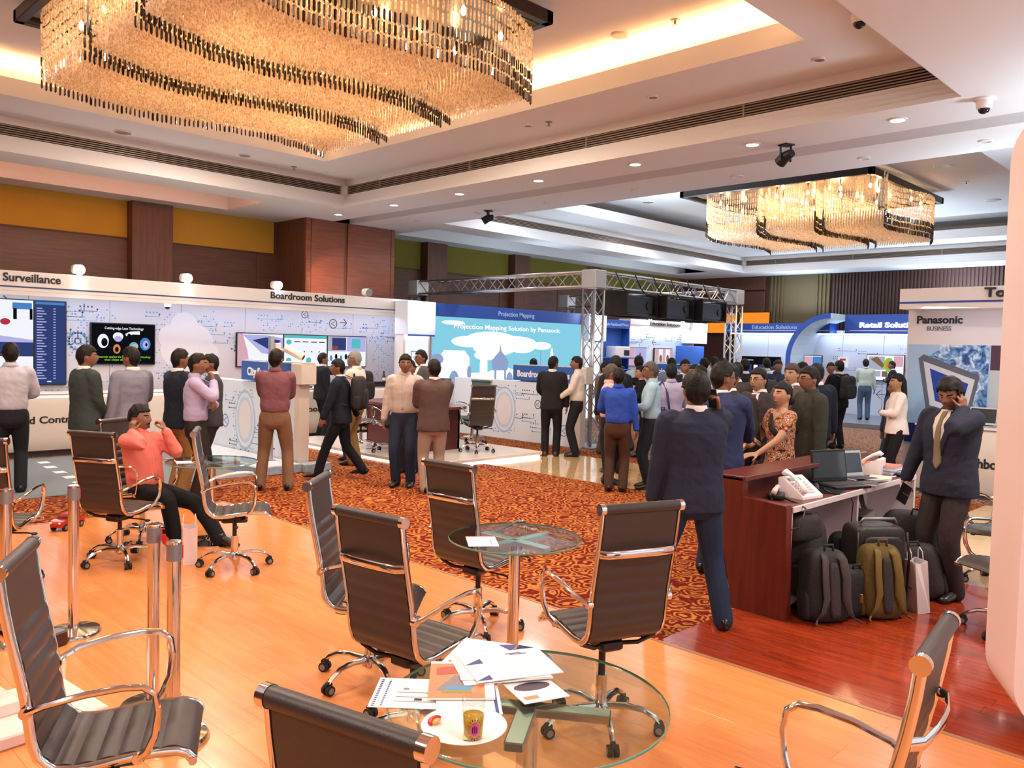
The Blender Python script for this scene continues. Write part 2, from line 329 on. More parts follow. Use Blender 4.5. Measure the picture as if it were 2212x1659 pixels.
# downlights
LIT=emis('downlight_glow','fff0e0',14); dl=MB()
def disc(name,loc,parent_kind,lit,label=None,cat='ceiling light',group=None,r=.075):
    t=empty(name,loc,0,label,cat,group)
    MB().lathe([(r*1.28,0),(r*1.28,-.012),(r,-.016),(r*.98,-.004),(r*.98,.0)],20).obj('trim_ring',WHITEM,t)
    MB().lathe([(r*.97,-.004),(r*.97,-.007)],20).obj('lens',LIT if lit else mat('lens_off','d8d4d0',.3),t)
    return t
ys=[14.0,12.2,10.4,8.6,6.8,5.05,3.35]
nm=['nearest the wooden pillar','second from the wooden pillar','third from the wooden pillar','fourth from the pillar, mid row','third from the dome camera end','second from the dome camera end','next to the dome camera']
for y,n in zip(ys,nm):
    disc('downlight',(9.22,y,4.4),None,True,'lit round downlight in the beam, '+n,group='lit downlights in the beam')
    light('SPOT','downlight_lamp',(9.22,y,4.37),70,(1,.88,.72),.07,spot=110,blend=.7)
for i,y in enumerate([13.4,11.6,9.8,7.9,6.1,4.3,2.9]):
    disc('downlight',(10.75,y,4.4),None,False,'unlit small downlight in the second beam, '+nm[i],group='unlit downlights in the second beam',r=.06)
def ceil_disc(x,y,z,label,r=.1,name='ceiling_speaker',cat='speaker',m=GR):
    t=empty(name,(x,y,z),0,label,cat); MB().lathe([(r,0),(r,-.012),(r*.93,-.02),(r*.85,-.014)],20).obj('rim',WHITEM,t); MB().lathe([(r*.85,-.008),(r*.84,-.016)],20).obj('mesh_cover',m,t); return t
def at_z(px,py,z):
    d=_f+_R*((px-1106)/1770)+_U*(-(py-829.5)/1770); t=(z-1.85)/d.z; return (d.x*t,d.y*t)
# ---------------------------------------------------------------- ceiling fittings
for x,y,z,l,r in ((4.68,12.84,4.9,'flat round speaker grille on the ceiling ledge left of the big chandelier',.13),(6.59,12.78,4.9,'flat round speaker grille on the ledge below the big chandelier tip',.1),(8.22,7.89,4.9,'small round vent disc on the ledge beside the sprinkler',.06),(8.25,5.85,4.9,'small round disc alone on the ledge mid way along the vent grille',.06),(8.29,3.82,4.9,'small round disc on the ledge below the orange cove end',.06),(7.49,5.8,5.4,'small pale disc on the upper ceiling inside the bright cove',.1),(16.43,5.12,5.4,'dark round disc on the far ceiling above the small chandelier',.16),(20.6,5.35,5.4,'dark round disc on the far ceiling near the white panel',.16),(16.3,11.6,5.4,'round disc on the far ceiling left of the small chandelier',.16)):
    ceil_disc(x,y,z,l,r)
def dome_cam(x,y,z,label,k=1):
    t=empty('dome_camera',(x,y,z),0,label,'camera')
    MB().lathe([(.1*k,0),(.1*k,-.012),(.075*k,-.03),(.07*k,-.085*k),(.06*k,-.1*k)],20).obj('housing',mat('camera_white','e9e6e4',.4),t,auto=40)
    MB().ball((0,0,-.1*k),(.055*k,.055*k,.05*k),16).obj('dome',mat('dome_smoke','15151a',.08),t,True)
dome_cam(9.01,2.46,4.4,'white dome camera on the ceiling beam near the white panel'); dome_cam(7.39,3.05,4.9,'white dome camera on the ledge beside the orange cove')
def sprinkler(x,y,z,label):
    t=empty('sprinkler',(x,y,z),0,label,'sprinkler')
    MB().lathe([(.05,0),(.045,-.008)],16).obj('plate',GREYM,t); MB().cyl((0,0,0),(0,0,-.05),.012).lathe([(.03,-.05),(.03,-.055)],12).obj('head',GREYM,t)
sprinkler(8.28,7.56,4.9,'sprinkler head hanging under the ledge beside the vent disc'); sprinkler(7.58,12.91,4.9,'sprinkler head at the inner corner of the ledge by the vent grilles'); sprinkler(7.55,5.1,5.4,'sprinkler head on the upper ceiling by the lit cove'); sprinkler(18.2,5.22,5.4,'sprinkler head on the far ceiling behind the small chandelier')
def track_spot(x,y,z,label,rz):
    t=empty('ceiling_spotlight',(x,y,z),rz,label,'spotlight')
    MB().box((-.07,-.07,-.015),(.07,.07,0)).obj('base',BLACK,t)
    MB().box((-.005,-.085,-.2),(.02,-.075,-.01)).box((-.005,.075,-.2),(.02,.085,-.01)).box((-.005,-.085,-.02),(.02,.085,-.01)).obj('yoke',BLACK,t)
    MB().tube([(-.1,0,-.12),(.02,0,-.15),(.1,0,-.2)],[.05,.07,.075],14).obj('lamp_body',BLACK,t,auto=40)
track_spot(9.5,4.75,4.4,'black spotlight in a yoke under the beam with lit downlights',1.2); track_spot(10.71,11.25,4.4,'black spotlight under the second beam at the far bay corner',2.2)
# ---------------------------------------------------------------- chandeliers
m=mat('crystal','efe6d8',.15,spec=.9); N,L,b=nodes(m)
tr=N.new('ShaderNodeBsdfTranslucent'); tr.inputs[0].default_value=(1,.92,.8,1); tp=N.new('ShaderNodeBsdfTransparent'); tp.inputs[0].default_value=(1,.97,.92,1)
x1=N.new('ShaderNodeMixShader'); x1.inputs[0].default_value=.5; x2=N.new('ShaderNodeMixShader'); x2.inputs[0].default_value=.34
tc=N.new('ShaderNodeTexCoord'); vn=N.new('ShaderNodeTexNoise'); vn.inputs['Scale'].default_value=38; vn.inputs['Detail'].default_value=3; L.new(tc.outputs['Object'],vn.inputs['Vector']); vr=N.new('ShaderNodeValToRGB'); ve=vr.color_ramp.elements; ve[0].position=.34; ve[0].color=(*lin('c4a482'),1); ve[1].position=.62; ve[1].color=(*lin('fff3e2'),1); L.new(vn.outputs['Fac'],vr.inputs[0]); L.new(vr.outputs[0],b.inputs['Base Color']); L.new(vr.outputs[0],tr.inputs[0])
L.new(b.outputs[0],x1.inputs[1]); L.new(tr.outputs[0],x1.inputs[2]); L.new(x1.outputs[0],x2.inputs[1]); L.new(tp.outputs[0],x2.inputs[2]); L.new(x2.outputs[0],N['Material Output'].inputs[0]); CRY=m
BRZ=mat('bronze_crystal','2a1a10',.12,spec=.8); BULB=emis('chandelier_bulb','ffd698',70); FRM=mat('chandelier_frame','2a1f1c',.35,.4)
def chandelier(cx,cy,zt,zb,label,lamp,hx=1.8,hy=1.96):
    t=empty('crystal_chandelier',(cx,cy,zt),0,label,'chandelier')
    f=MB()
    fx,fy=hx+.1,hy+.2
    for a,b_ in (((-fx,-fy,0),(fx,-fy+.1,.13)),((-fx,fy-.1,0),(fx,fy,.13)),((-fx,-fy,0),(-fx+.1,fy,.13)),((fx-.1,-fy,0),(fx,fy,.13))): f.bbox(a,b_,.008)
    f.obj('frame',FRM,t)
    MB().box((-hx,-hy,.05),(hx,hy,.07)).obj('carrier_plate',mat('chandelier_plate','8f8378',.25,.8),t)
    g=MB()
    for sx in (-1,1):
        for sy in (-1,1): g.cyl((sx*1.2,sy*1.3,.07),(sx*1.2,sy*1.3,5.4-zt),.012,8)
    g.obj('hanging_rod',GREYM,t)
    wave=lambda x: .2*math.sin(PI*(x+hx)/hx)+.42*((x+hx)/(2*hx)-1)
    edges=[-hy,-.68,-.52,.52,.68,hy]     # strip boundaries (gaps between -.68/-.52 and .52/.68)
    A=MB(); Bz=MB(); r=random.Random(int(cx*10)); h=zb-zt
    def drop(M,x,y,z0,z1,w,tip=True):
        a=r.random()*PI; c,s=math.cos(a)*w,math.sin(a)*w; o=len(M.v); zm=z0-.012; zl=z1+ (.018 if tip else .01)
        M.v+=[(x,y,z0)]+[(x+c,y+s,zm),(x-s,y+c,zm),(x-c,y-s,zm),(x+s,y-c,zm)]+[(x+c,y+s,zl),(x-s,y+c,zl),(x-c,y-s,zl),(x+s,y-c,zl)]+[(x,y,z1)]
        F=[]
        for i in range(4):
            j=(i+1)%4; F+=[(o,o+1+i,o+1+j),(o+1+i,o+5+i,o+5+j,o+1+j),(o+5+i,o+9,o+5+j)]
        M.f+=F; M.m+=[0]*len(F)
    st=.05
    nx=int(2*hx/st)
    for i in range(nx+1):
        x=-hx+i*2*hx/nx
        for k in range(3):
            y0,y1=edges[2*k]+(.0 if k==0 else 0),edges[2*k+1]
            n=int((y1-y0)/st)
            for j in range(n+1):
                y=y0+(y1-y0)*j/n+wave(x); edge=j in (0,n); end=i in (0,nx); near=j in (1,n-1) or i in (1,nx-1)
                zend=h-.02*r.random()-(.05 if edge else 0)
                if not (edge or end or near) and (i+j)%2: 
                    drop(A,x,y,zend+.13,zend,.013); continue
                top=-.02 if (edge or end) else zend+.16
                z=zend; q=0
                while z<top-.03:
                    dark=edge and q<3
                    drop(Bz if dark else A,x+(r.random()-.5)*.006,y+(r.random()-.5)*.006,z+.105,z,.0125 if dark else .0105); z+=.112; q+=1
                if end and not edge and i%1==0 and q and False: pass
    o=A.obj('clear_crystals',CRY,t); o['kind']='stuff'
    o=Bz.obj('bronze_crystals',BRZ,t); o['kind']='stuff'
    for i in range(6):
        for j in range(6):
            x=-1.5+.6*i+(r.random()-.5)*.1; y=-1.6+.64*j+(r.random()-.5)*.1
            if i in (0,5) or j in (0,5) or (i+j)%2==0: 
                o=MB().ball((x,y+wave(x),-.12),(.028,.028,.045),8).cyl((x,y+wave(x),-.08),(x,y+wave(x),.05),.012,6,1).obj('bulb',[BULB,GREYM],t,True)
    light('AREA','chandelier_lamp',(cx,cy,zt-.06),lamp,(1,.72,.4),3.2,3.4)
    light('POINT','chandelier_core_lamp',(cx-.9,cy-.9,zt-.35),lamp*.12,(1,.74,.42),.25); light('POINT','chandelier_core_lamp',(cx+.9,cy+.9,zt-.35),lamp*.12,(1,.74,.42),.25)
chandelier(4.45,7.93,5.17,4.43,'large crystal chandelier with bronze wavy bands nearest the camera',125)
chandelier(17.1,7.93,5.15,4.33,'smaller looking crystal chandelier with a brown frame in the far bay',120,1.85,1.84)
# ---------------------------------------------------------------- booth graphics
GB=mat('print_blue','5b93c9',.6); GK=mat('print_black','3a3d4a',.6); GL=mat('print_pale_blue','a9c3dc',.6)
GRAPH=[GB,GK,GL]
def graphic(parent,origin,xd,w,h,seed,grid=(),gears=(),arrows=(),rings=(),wires=12,name='printed_graphic',area=(0,0,1,1)):
    X=Vector(xd); Nn=X.cross(Vector((0,0,1))); O=Vector(origin); r=random.Random(seed); M=MB()
    def q(u,v,du,dv,mi,t=.0025):
        a=O+X*u+Vector((0,0,v)); p=[a,a+X*du,a+X*du+Vector((0,0,dv)),a+Vector((0,0,dv))]; n=Nn*t; M.add(p+[k+n for k in p],[(3,2,1,0),(4,5,6,7),(0,1,5,4),(1,2,6,5),(2,3,7,6),(3,0,4,7)],mi)
    def line(u0,v0,u1,v1,wd,mi):
        a=O+X*u0+Vector((0,0,v0)); b=O+X*u1+Vector((0,0,v1)); d=(b-a); l=d.length
        if l<1e-4: return
        p=d.cross(Nn).normalized()*wd; n=Nn*.0025; P=[a-p,b-p,b+p,a+p]; M.add(P+[k+n for k in P],[(0,1,2,3),(7,6,5,4),(0,4,5,1),(1,5,6,2),(2,6,7,3),(3,7,4,0)],mi)
    def ring(u,v,R_,wd,mi,a0=0,a1=2*PI,n=28):
        pts=[(u+R_*math.cos(a0+(a1-a0)*i/n),v+R_*math.sin(a0+(a1-a0)*i/n)) for i in range(n+1)]
        for a,b in zip(pts,pts[1:]): line(*a,*b,wd,mi)
    for (u0,v0,u1,v1,stp) in grid:
        u=u0
        while u<u1:
            v=v0
            while v<v1:
                e=min(u-u0,u1-u,v-v0,v1-v)
                if r.random()<.35+e*2.2: q(u,v,stp*.5,stp*.5,0 if r.random()<.35 else 2)
                v+=stp
            u+=stp
    for u,v,R_ in gears:
        ring(u,v,R_*.8,R_*.08,0); ring(u,v,R_*.28,R_*.07,0)
        for i in range(16):
            a=2*PI*i/16; line(u+R_*.84*math.cos(a),v+R_*.84*math.sin(a),u+R_*math.cos(a),v+R_*math.sin(a),R_*.08,0)
        for i in range(3):
            a=PI/2+2*PI*i/3; line(u+R_*.3*math.cos(a),v+R_*.3*math.sin(a),u+R_*.78*math.cos(a),v+R_*.78*math.sin(a),R_*.05,0)
    for u,v,R_,mi in rings: ring(u,v,R_,R_*.09,mi); line(u-R_*.5,v,u+R_*.45,v+R_*.5,R_*.07,mi); line(u-R_*.5,v,u+R_*.45,v-R_*.5,R_*.07,mi)
    for u,v,l,sg in arrows: line(u,v,u+l*sg,v,.009,1); line(u+l*sg,v,u+l*.5*sg,v+l*.5,.009,1); line(u+l*sg,v,u+l*.5*sg,v-l*.5,.009,1)
    ax,ay,bx,by=area
    for i in range(wires):
        u=w*(ax+(bx-ax)*r.random()); v=h*(ay+(by-ay)*r.random()); l=.15+.4*r.random(); mi=1 if r.random()<.5 else 0
        u1=min(u+l,w-.02); line(u,v,u1,v,.004,mi); d=.1*(r.random()-.3)+.05
        v1=min(max(v+d,.02),h-.02); line(u1,v,u1,v1,.004,mi); q(u-.012,v-.012,.026,.026,mi); q(u1-.012,v1-.012,.026,.026,mi)
        for k in range(r.randint(0,4)): q(min(u+.06*k,w-.04),min(v+.06,h-.04),.024,.024,mi)
    return M.obj(name,GRAPH,parent)
def decal(parent,name,origin,xd,polys,t=.003,up=(0,0,1)):
    X=Vector(xd); U=Vector(up); Nn=X.cross(U); O=Vector(origin); M=MB(); ms=[]
    for i,(pts,m_) in enumerate(polys):
        if m_ not in ms: ms.append(m_)
        n=len(pts); tt=t+min(.0006,(.004 if t>=.001 else .0012)/len(polys))*i
        a=[O+X*u+U*v for u,v in pts]; M.add(a+[p+Nn*tt for p in a],[tuple(range(n-1,-1,-1)),tuple(range(n,2*n))]+[(k,(k+1)%n,n+(k+1)%n,n+k) for k in range(n)],ms.index(m_))
    return M.obj(name,ms,parent)
def rect(u,v,du,dv): return [(u,v),(u+du,v),(u+du,v+dv),(u,v+dv)]
def oval(u,v,a,b,n=20,t0=0,t1=2*PI): 
    return [(u+a*math.cos(t0+(t1-t0)*i/n),v+b*math.sin(t0+(t1-t0)*i/n)) for i in range(n if t1-t0>6 else n+1)]
EM=lambda n,c,k=1.0: emis('screen_'+n,c,k*.66)
S_W=EM('white','f6f8ff',1.05); S_K=EM('black','14161c',.7); S_N=EM('navy','3a4a84',.8); S_B=EM('blue','4f8fd8',.9); S_G=EM('green','8fd02a',1); S_P=EM('pink','e8b7c6',.9); S_R=EM('red','c23a48',.9); S_T=EM('teal','5cc4c8',1); S_GY=EM('grey','b9bccb',.9); S_O=EM('orange','e89050',.9); S_BR=EM('brown','8a6a55',.9); S_L=EM('lilac','b9b8ee',1)
def screen(name,loc,xd,w,h,label,polys,cat='screen',bez=.018,txt=(),group=None,bg=None):
    X=Vector(xd); Nn=X.cross(Vector((0,0,1))); t=empty(name,loc,math.atan2(X.y,X.x),label,cat,group)   # local x along the screen, -y to the viewer
    MB().bbox((-bez,-.0,-bez),(w+bez,.05,h+bez),.006).obj('bezel',BLACK,t)
    p=MB().box((0,-.002,0),(w,0,h)).obj('display',bg or S_W,t)
    if polys: decal(p,'screen_image',(0,-.002,0),(1,0,0),polys,.001)
    for s_,u,v,sz,m_,wd in txt: text(s_,'screen_text',m_,p,(u,-.009,v),sz,(1,0,0),.0008,.01,width=wd)
    return t
# ---------------------------------------------------------------- left booth (surveillance and boardroom)
STRIP=emis('booth_led','dfe9ff',13); NAVY=mat('navy_stripe','2f3f78',.5)
B1=empty('display_booth',(0,14.6,0),0,'long white booth wall with surveillance and boardroom headings under a lit white fascia','exhibition booth')
def rel(o,root):
    if o.parent is root: o.matrix_parent_inverse=root.matrix_basis.inverted()
    return o
for i in range(10):
    rel(MB().bbox((-1+1.225*i,14.6,0),(.22+1.225*i,14.7,2.52),.003).obj('wall_panel',mat('booth_wall','c4bfc4',.55),B1),B1)
fa=rel(MB().bbox((-1,13.9,2.5),(11.2,14.7,2.8),.006).obj('fascia',WHITEM,B1),B1)
rel(MB().box((-1,13.894,2.555),(11.2,13.9,2.575)).obj('stripe',NAVY,fa),B1)
rel(MB().box((-1,14.05,2.47),(11.1,14.12,2.498)).obj('light_strip',STRIP,B1),B1)
rel(MB().box((-1,13.9,2.44),(11.2,13.93,2.5)).obj('pelmet',WHITEM,B1),B1)
text('Surveillance','lettering',INK,fa,(3.37,13.892,2.645),.17,(1,0,0),.004,.02,width=.78)
text('Boardroom Solutions','lettering',INK,fa,(7.7,13.892,2.645),.17,(1,0,0),.004,.02,width=1.62)
graphic(B1,(-1,14.599-14.6+14.6,0),(1,0,0),12.2,2.5,5,grid=((4.3+1,1.3,5.2+1,2.35,.045),(5.9+1,1.0,7.0+1,2.35,.045),(4.0+1,.95,7+1,1.25,.045),(7.9+1,2.05,9.4+1,2.4,.045),(10.5+1,1.0,11.1+1,2.4,.045)),gears=((5.62,1.77,.17),),arrows=((10.7,2.27,.16,1),(4.45,2.35,.2,1)),rings=((10.53,2.24,.09,1),(9.86,2.4,.07,1)),wires=34,area=(.38,.6,.98,.92)).location=(0,-14.6,0)
cl=[]
for a,b_,r_ in ((0,0,.33),(.34,.16,.3),(.1,.42,.26),(-.15,.22,.22),(.55,-.05,.2),(.25,-.25,.25)): cl+=[(oval(6.3+a,1.65+b_,r_,r_),mat('cloud_print','cfcacd',.55))]
decal(B1,'cloud_print',(0,14.6,0),(1,0,0),cl,.004).location=(0,-14.6,0)
rel(MB().bbox((11.12,13.95,0),(11.22,14.7,2.8),.01).obj('end_panel',WHITE,B1),B1)
# video wall and screens
vw=[(rect(0,.02,.95,.42),S_W),(rect(0,.44,.95,.22),S_N),(rect(0,.66,.95,.66),S_W),(oval(.56,.98,.07,.05),S_R),(rect(0,1.2,.3,.12),S_P),([(0,.66),(.95,.66),(.95,.7),(.5,.76),(.2,.84),(0,.86)],S_L),(rect(.66,1.18,.27,.1),S_B),(rect(.67,1.02,.05,.17),S_K),(rect(.9,1.02,.04,.17),S_K)]
screen('video_wall',(3.0,14.55,1.07),(1,0,0),.95,1.32,'video wall with a red car clip and blank panes at far left',vw)
rows=[(rect(0,0,.45,1.32),S_N),(rect(.015,1.27,.42,.04),S_B)]
for i in range(27):
    z=1.2-.043*i; rows+=[(rect(.03,z,.08+.06*((i*7)%3)/2,.016),S_L),(rect(.27,z,.035,.014),S_L)]
rows+=[(rect(.18,.03,.06,.018),S_W)]
screen('portrait_screen',(3.97,14.55,1.07),(1,0,0),.45,1.32,'tall blue list screen beside the video wall',rows,bg=S_N)
tv=[(oval(.18,.38,.09,.12),S_W),(oval(.2,.36,.05,.07),S_K),(oval(.42,.46,.085,.07),S_W),(oval(.42,.42,.06,.05),S_L),([(.55,.47),(.66,.5),(.78,.5),(.78,.56),(.62,.55),(.54,.51)],S_W),(oval(.6,.48,.03,.035),S_K),(oval(.4,.25,.06,.08),S_O),(oval(.4,.24,.03,.045),S_K),(oval(.68,.3,.075,.07),S_T),(oval(.7,.3,.05,.04),S_P),(oval(.87,.34,.09,.11),S_B),(oval(.88,.33,.05,.07),S_L),(oval(.89,.33,.02,.03),S_K)]
screen('wall_screen',(4.82,14.55,1.4),(1,0,0),1.03,.67,'black slide screen showing camera lenses behind the two suited men',tv,bg=S_K,txt=(('Cutting-edge Lens Technology',.2,.58,.06,S_W,.64),('Panasonic applies the best of optical technology',.08,.1,.05,S_G,.88),('that chips about of video',.2,.05,.05,S_G,.6)))
bp=[([(0,0),(.25,0),(.2,.3),(.1,.62),(0,.62)],S_P),([(.1,.6),(.5,.25),(.95,.2),(.95,.55),(.6,.6)],S_L),([(.6,.02),(.95,.02),(.95,.25),(.75,.3)],S_N),([(.3,.5),(.7,.3),(.9,.5),(.6,.56)],S_N)]
screen('wall_screen',(7.4,14.55,1.36),(1,0,0),.95,.62,'boardroom screen with purple abstract picture, left of three',bp)
bt=[(rect(0,.56,.97,.06),S_T),(oval(.1,.48,.06,.05),S_T),(oval(.1,.29,.06,.05),S_T),(oval(.1,.12,.06,.05),S_T),(oval(.55,.12,.06,.06),S_T)]+[(rect(.22+.19*i,.48,.13,.018),S_K) for i in range(4)]+[(rect(.44+.17*i,.28,.02,.03),S_K) for i in range(3)]
screen('wall_screen',(8.38,14.55,1.36),(1,0,0),.97,.62,'boardroom screen with teal buttons, middle of three',bt)
bq=[(rect(0,.31,.44,.31),S_GY),(rect(.1,.34,.34,.25),S_N),(rect(.46,.31,.47,.31),S_L),(rect(.58,.38,.22,.2),S_T),(rect(.1,.36,.14,.06),S_R)]+[(oval(.08+.12*i,.17+.03*(i%2),.03,.06),S_K if i%2 else S_B) for i in range(7)]
screen('wall_screen',(9.38,14.55,1.36),(1,0,0),.94,.62,'boardroom screen with four video tiles, right of three',bq)
# counters
def counter(x0,x1,label,word,wx,ww):
    t=empty('counter',(x0,13.7,0),0,label,'counter'); w=x1-x0
    prof=[(.62,.08),(.12,.08),(.05,.1),(.01,.2),(0,.32),(0,.8),(.02,.9),(.08,.95),(.62,.95)]
    MB().prism(prof,0,0,w).obj('body',CREAM,t,auto=35)
    MB().box((.05,.15,0),(w-.05,.6,.08)).obj('plinth',mat('plinth_dark','4a4650',.6),t)
    MB().bbox((0,.06,.95),(w,.64,.965),.004).obj('worktop',WHITE,t)
    text(word,'lettering',INK,t,(wx,13.697,.52),.15,(1,0,0),.004,.02,width=ww)
counter(.5,7.1,'long rounded cream counter with command and control lettering below the video wall','Command and Control Board',2.72,2.1)
counter(7.7,10.5,'cream counter with boardroom lettering below the three screens','Boardroom Solutions',7.84,1.72)
# flood lamps on the fascia
FLOOD=emis('flood_lens','f2fff8',90)
def flood(x,y,z,on,label,tgt,e=60):
    t=empty('flood_lamp',(x,y,z),0,label,'spotlight','flood lamps on the left fascia' if z>2.7 and y>13.8 else None)
    MB().box((-.01,-.02,0),(.01,.02,.06)).obj('stem',WHITEM,t)
    MB().sellip((0,.0,.1),(.085,.09,.075),.6,.5,16).obj('lamp_body',mat('lamp_white','e6e2da',.4),t,True)
    MB().tube([(0,-.075,.09),(0,-.098,.085)],[.07,.082],16).obj('lens',FLOOD if on else mat('lens_grey','8f8f8c',.2),t)
    if on: light('SPOT','flood_beam',(x,y-.12,z+.08),e,(.95,1,.97),.04,spot=125,blend=.8,target=tgt)
for x,l in ((4.42,'lit flood lamp on the fascia beside the surveillance heading'),(6.14,'lit flood lamp midway along the white fascia'),(7.86,'lit flood lamp above the boardroom heading')): flood(x,13.98,2.8,True,l,(x,11.2,0),42)
flood(9.91,13.98,2.8,False,'unlit white flood lamp right of the boardroom heading',(0,0,0))
light('SPOT','pillar_wash',(9.0,13.95,2.85),40,(1,.62,.3),.04,spot=55,blend=.3,target=(9.6,14.95,3.1))
dome_cam(5.93,14.2,2.47,'small white dome camera under the booth fascia above the cloud print',.8)
# items on the counters
def boxy(name,lo,hi,m,label,cat,parts=(),r=.008,rz=0,group=None):
    c=((lo[0]+hi[0])/2,(lo[1]+hi[1])/2); t=empty(name,(c[0],c[1],lo[2]),rz,label,cat,group); a=((hi[0]-lo[0])/2,(hi[1]-lo[1])/2,hi[2]-lo[2])
    MB().bbox((-a[0],-a[1],0),(a[0],a[1],a[2]),r).obj('body',m,t)
    for n,l2,h2,mm in parts: MB().bbox(l2,h2,.004).obj(n,mm,t)
    return t
boxy('tray_unit',(8.0,13.85,.967),(8.6,14.1,1.0),BLACK,'flat black unit on the counter beside the pointing man','device',(('foot',(-.2,-.1,-.0),(.2,.1,.01),DARK),))
def bottle(x,y,z,label):
    t=empty('bottle',(x,y,z),0,label,'bottle'); MB().lathe([(.03,0),(.034,.01),(.034,.12),(.014,.17),(.014,.2)],14).obj('body',mat('bottle_dark','20181a',.1),t,auto=40); MB().lathe([(.016,.2),(.016,.225)],12).obj('cap',BLACK,t); MB().lathe([(.0345,.03),(.0345,.09)],14,cap=False).obj('paper_band',PAPER,t)
bottle(8.28,14.3,.967,'small dark bottle standing on the boardroom counter by the screens'); bottle(10.3,13.86,1.06,'dark bottle on the black ledge by the striped booth end')
boxy('microphone_case',(9.95,13.75,.967),(10.48,14.05,1.06),BLACK,'long black case at the right end of the boardroom counter','case',(('lid',(-.27,-.15,.07),(.27,.15,.1),DARK),))
# ---------------------------------------------------------------- partitions with signs
def partition(name,x,y0,y1,zs,sy0,sy1,label,word,ty,tw,seed,thick=.18,end=True):
    t=empty(name,(x,y0,0),0,label,'partition')
    f=rel(MB().bbox((x,y0,0),(x+thick,y1,zs),.006).obj('panel',mat('graphic_white','dfe6ee',.5),t),t)
    W_=y1-y0
    g=graphic(f,(x,y1,0),(0,-1,0),W_,zs,seed,grid=((W_*.3,.12,W_*.55,zs-.1,.05),),rings=((W_*.2,.55,.1,0),(W_*.92,.3,.1,0),(W_*.72,.75,.08,1)),arrows=((W_*.86,.72,.12,1),(W_*.8,.25,.12,-1)),wires=16,area=(.08,.12,.9,.85))
    d=decal(f,'ring_print',(x-.001,y1,0),(0,-1,0),[(oval(W_*.45,zs*.5,.32,.47),GL),(oval(W_*.45,zs*.5,.29,.43),mat('graphic_white','dfe6ee',.5)),(oval(W_*.45,zs*.5,.25,.37),mat('ring_pale','c3d2e4',.6)),(oval(W_*.45,zs*.5,.2,.31),WHITEM)],.003)
    s=rel(MB().bbox((x-.03,sy0,zs+.02),(x+thick+.02,sy1,zs+.32),.006).obj('sign_box',mat('sign_blue','2e5cae',.45),t),t)
    text(word,'lettering',LETW,s,(x-.034,ty,zs+.1),.17,(0,-1,0),.005,.03,width=tw)
    rel(MB().bbox((x-.04,sy0-.28,zs+.02),(x+thick+.03,sy0,zs+.32),.01).obj('sign_end',CREAM,t),t); rel(MB().bbox((x,y0-.12,0),(x+thick,y0,zs+.02),.006).obj('end_post',CREAM,t),t)
    rel(MB().box((x-.02,sy0-.28,zs+.32),(x+thick,sy1,zs+.335)).obj('sign_cap',CREAM,t),t)
    return t
partition('partition_wall',6.2,10.47,13.1,1.22,10.5,12.0,'white patterned partition with blue city surveillance sign beside the man in purple','City Surveillance',11.8,1.08,21)
partition('partition_wall',11.68,9.8,13.2,1.18,9.82,11.42,'white patterned partition with blue boardroom sign behind the platform','Boardroom Solutions',11.3,1.36,22,.16)
partition('partition_wall',16.5,10.2,13.2,1.22,10.22,11.5,'far partition with blue projection mapping sign among the crowd','Projection Mapping',11.4,1.14,23,.16)
pb=mat('pebble_print','9fb0c6',.6,var=.5,vscale=28)
pl=empty('plinth',(6.0,11.2,0),0,'low plinth with blue pebble print under the city partition','plinth'); rel(MB().bbox((5.5,10.2,.0),(6.18,13.2,.12),.008).bbox((6.18,10.1,0),(6.6,10.33,.12),.008).obj('body',pb,pl),pl); rel(MB().box((5.52,10.22,.12),(6.17,13.18,.124)).obj('top_sheet',mat('pebble_top','c8cfd8',.5,var=.35,vscale=40),pl),pl)
po=empty('camera_pole',(5.98,10.74,.124),0,'grey post with a white bullet camera in front of the man in purple','camera')
MB().bbox((-.035,-.03,0),(.035,.03,1.8),.006).obj('post',ALU,po); MB().bbox((-.06,-.06,0),(.06,.06,.012),.004).obj('foot_plate',ALU,po)
MB().bbox((.035,-.07,1.45),(.12,.07,1.7),.01).obj('mounting_box',WHITE,po)
MB().tube([(.1,-.02,1.6),(.2,-.1,1.6)],.018).obj('bracket',WHITE,po)
cm=MB().tube([(.16,-.1,1.63),(.34,-.3,1.5)],[(.055,.05),(.055,.05)],8).obj('camera_body',WHITE,po); MB().tube([(.335,-.295,1.505),(.345,-.306,1.497)],.035,12).obj('lens',BLACK,cm)
# ---------------------------------------------------------------- platform, conference table
pf=empty('platform',(8.97,11.3,0),0,'low white platform with a glowing lower edge carrying the conference table','platform')
rel(MB().bbox((7.7,9.3,.045),(10.25,13.3,.1),.006).obj('deck',mat('deck_white','e4dbd4',.2),pf),pf); rel(MB().box((7.74,9.34,0),(10.2,13.26,.045)).obj('base',WHITEM,pf),pf)
rel(MB().box((7.715,9.32,.008),(7.735,13.2,.03)).box((7.72,9.315,.008),(10.2,9.335,.03)).obj('edge_light',emis('platform_led','eef4ff',9),pf),pf)
ct=empty('conference_table',(8.95,11.2,.1),0,'mahogany conference table on the white platform behind the two talking men','table')
tp=[(-.62+.0*i,0) for i in range(0)]
pts=[(.55*math.copysign(abs(math.cos(a))**.7,math.cos(a)),1.15*math.copysign(abs(math.sin(a))**.8,math.sin(a))) for a in np.linspace(0,2*PI,40,endpoint=False)]
MB().prism(pts,2,.7,.745).obj('tabletop',wood('table_mahogany','7b3d34','5a2823',.25,axis=1),ct,auto=30)
MB().bbox((-.35,-.85,0),(-.3,.85,.7),.004).obj('front_panel',MAHOG,ct); MB().bbox((.3,-.85,0),(.35,.85,.7),.004).obj('back_panel',MAHOG,ct)
for y in (-.85,.82): MB().bbox((-.35,y,0),(.35,y+.03,.7),.004).obj('end_panel',MAHOG,ct)
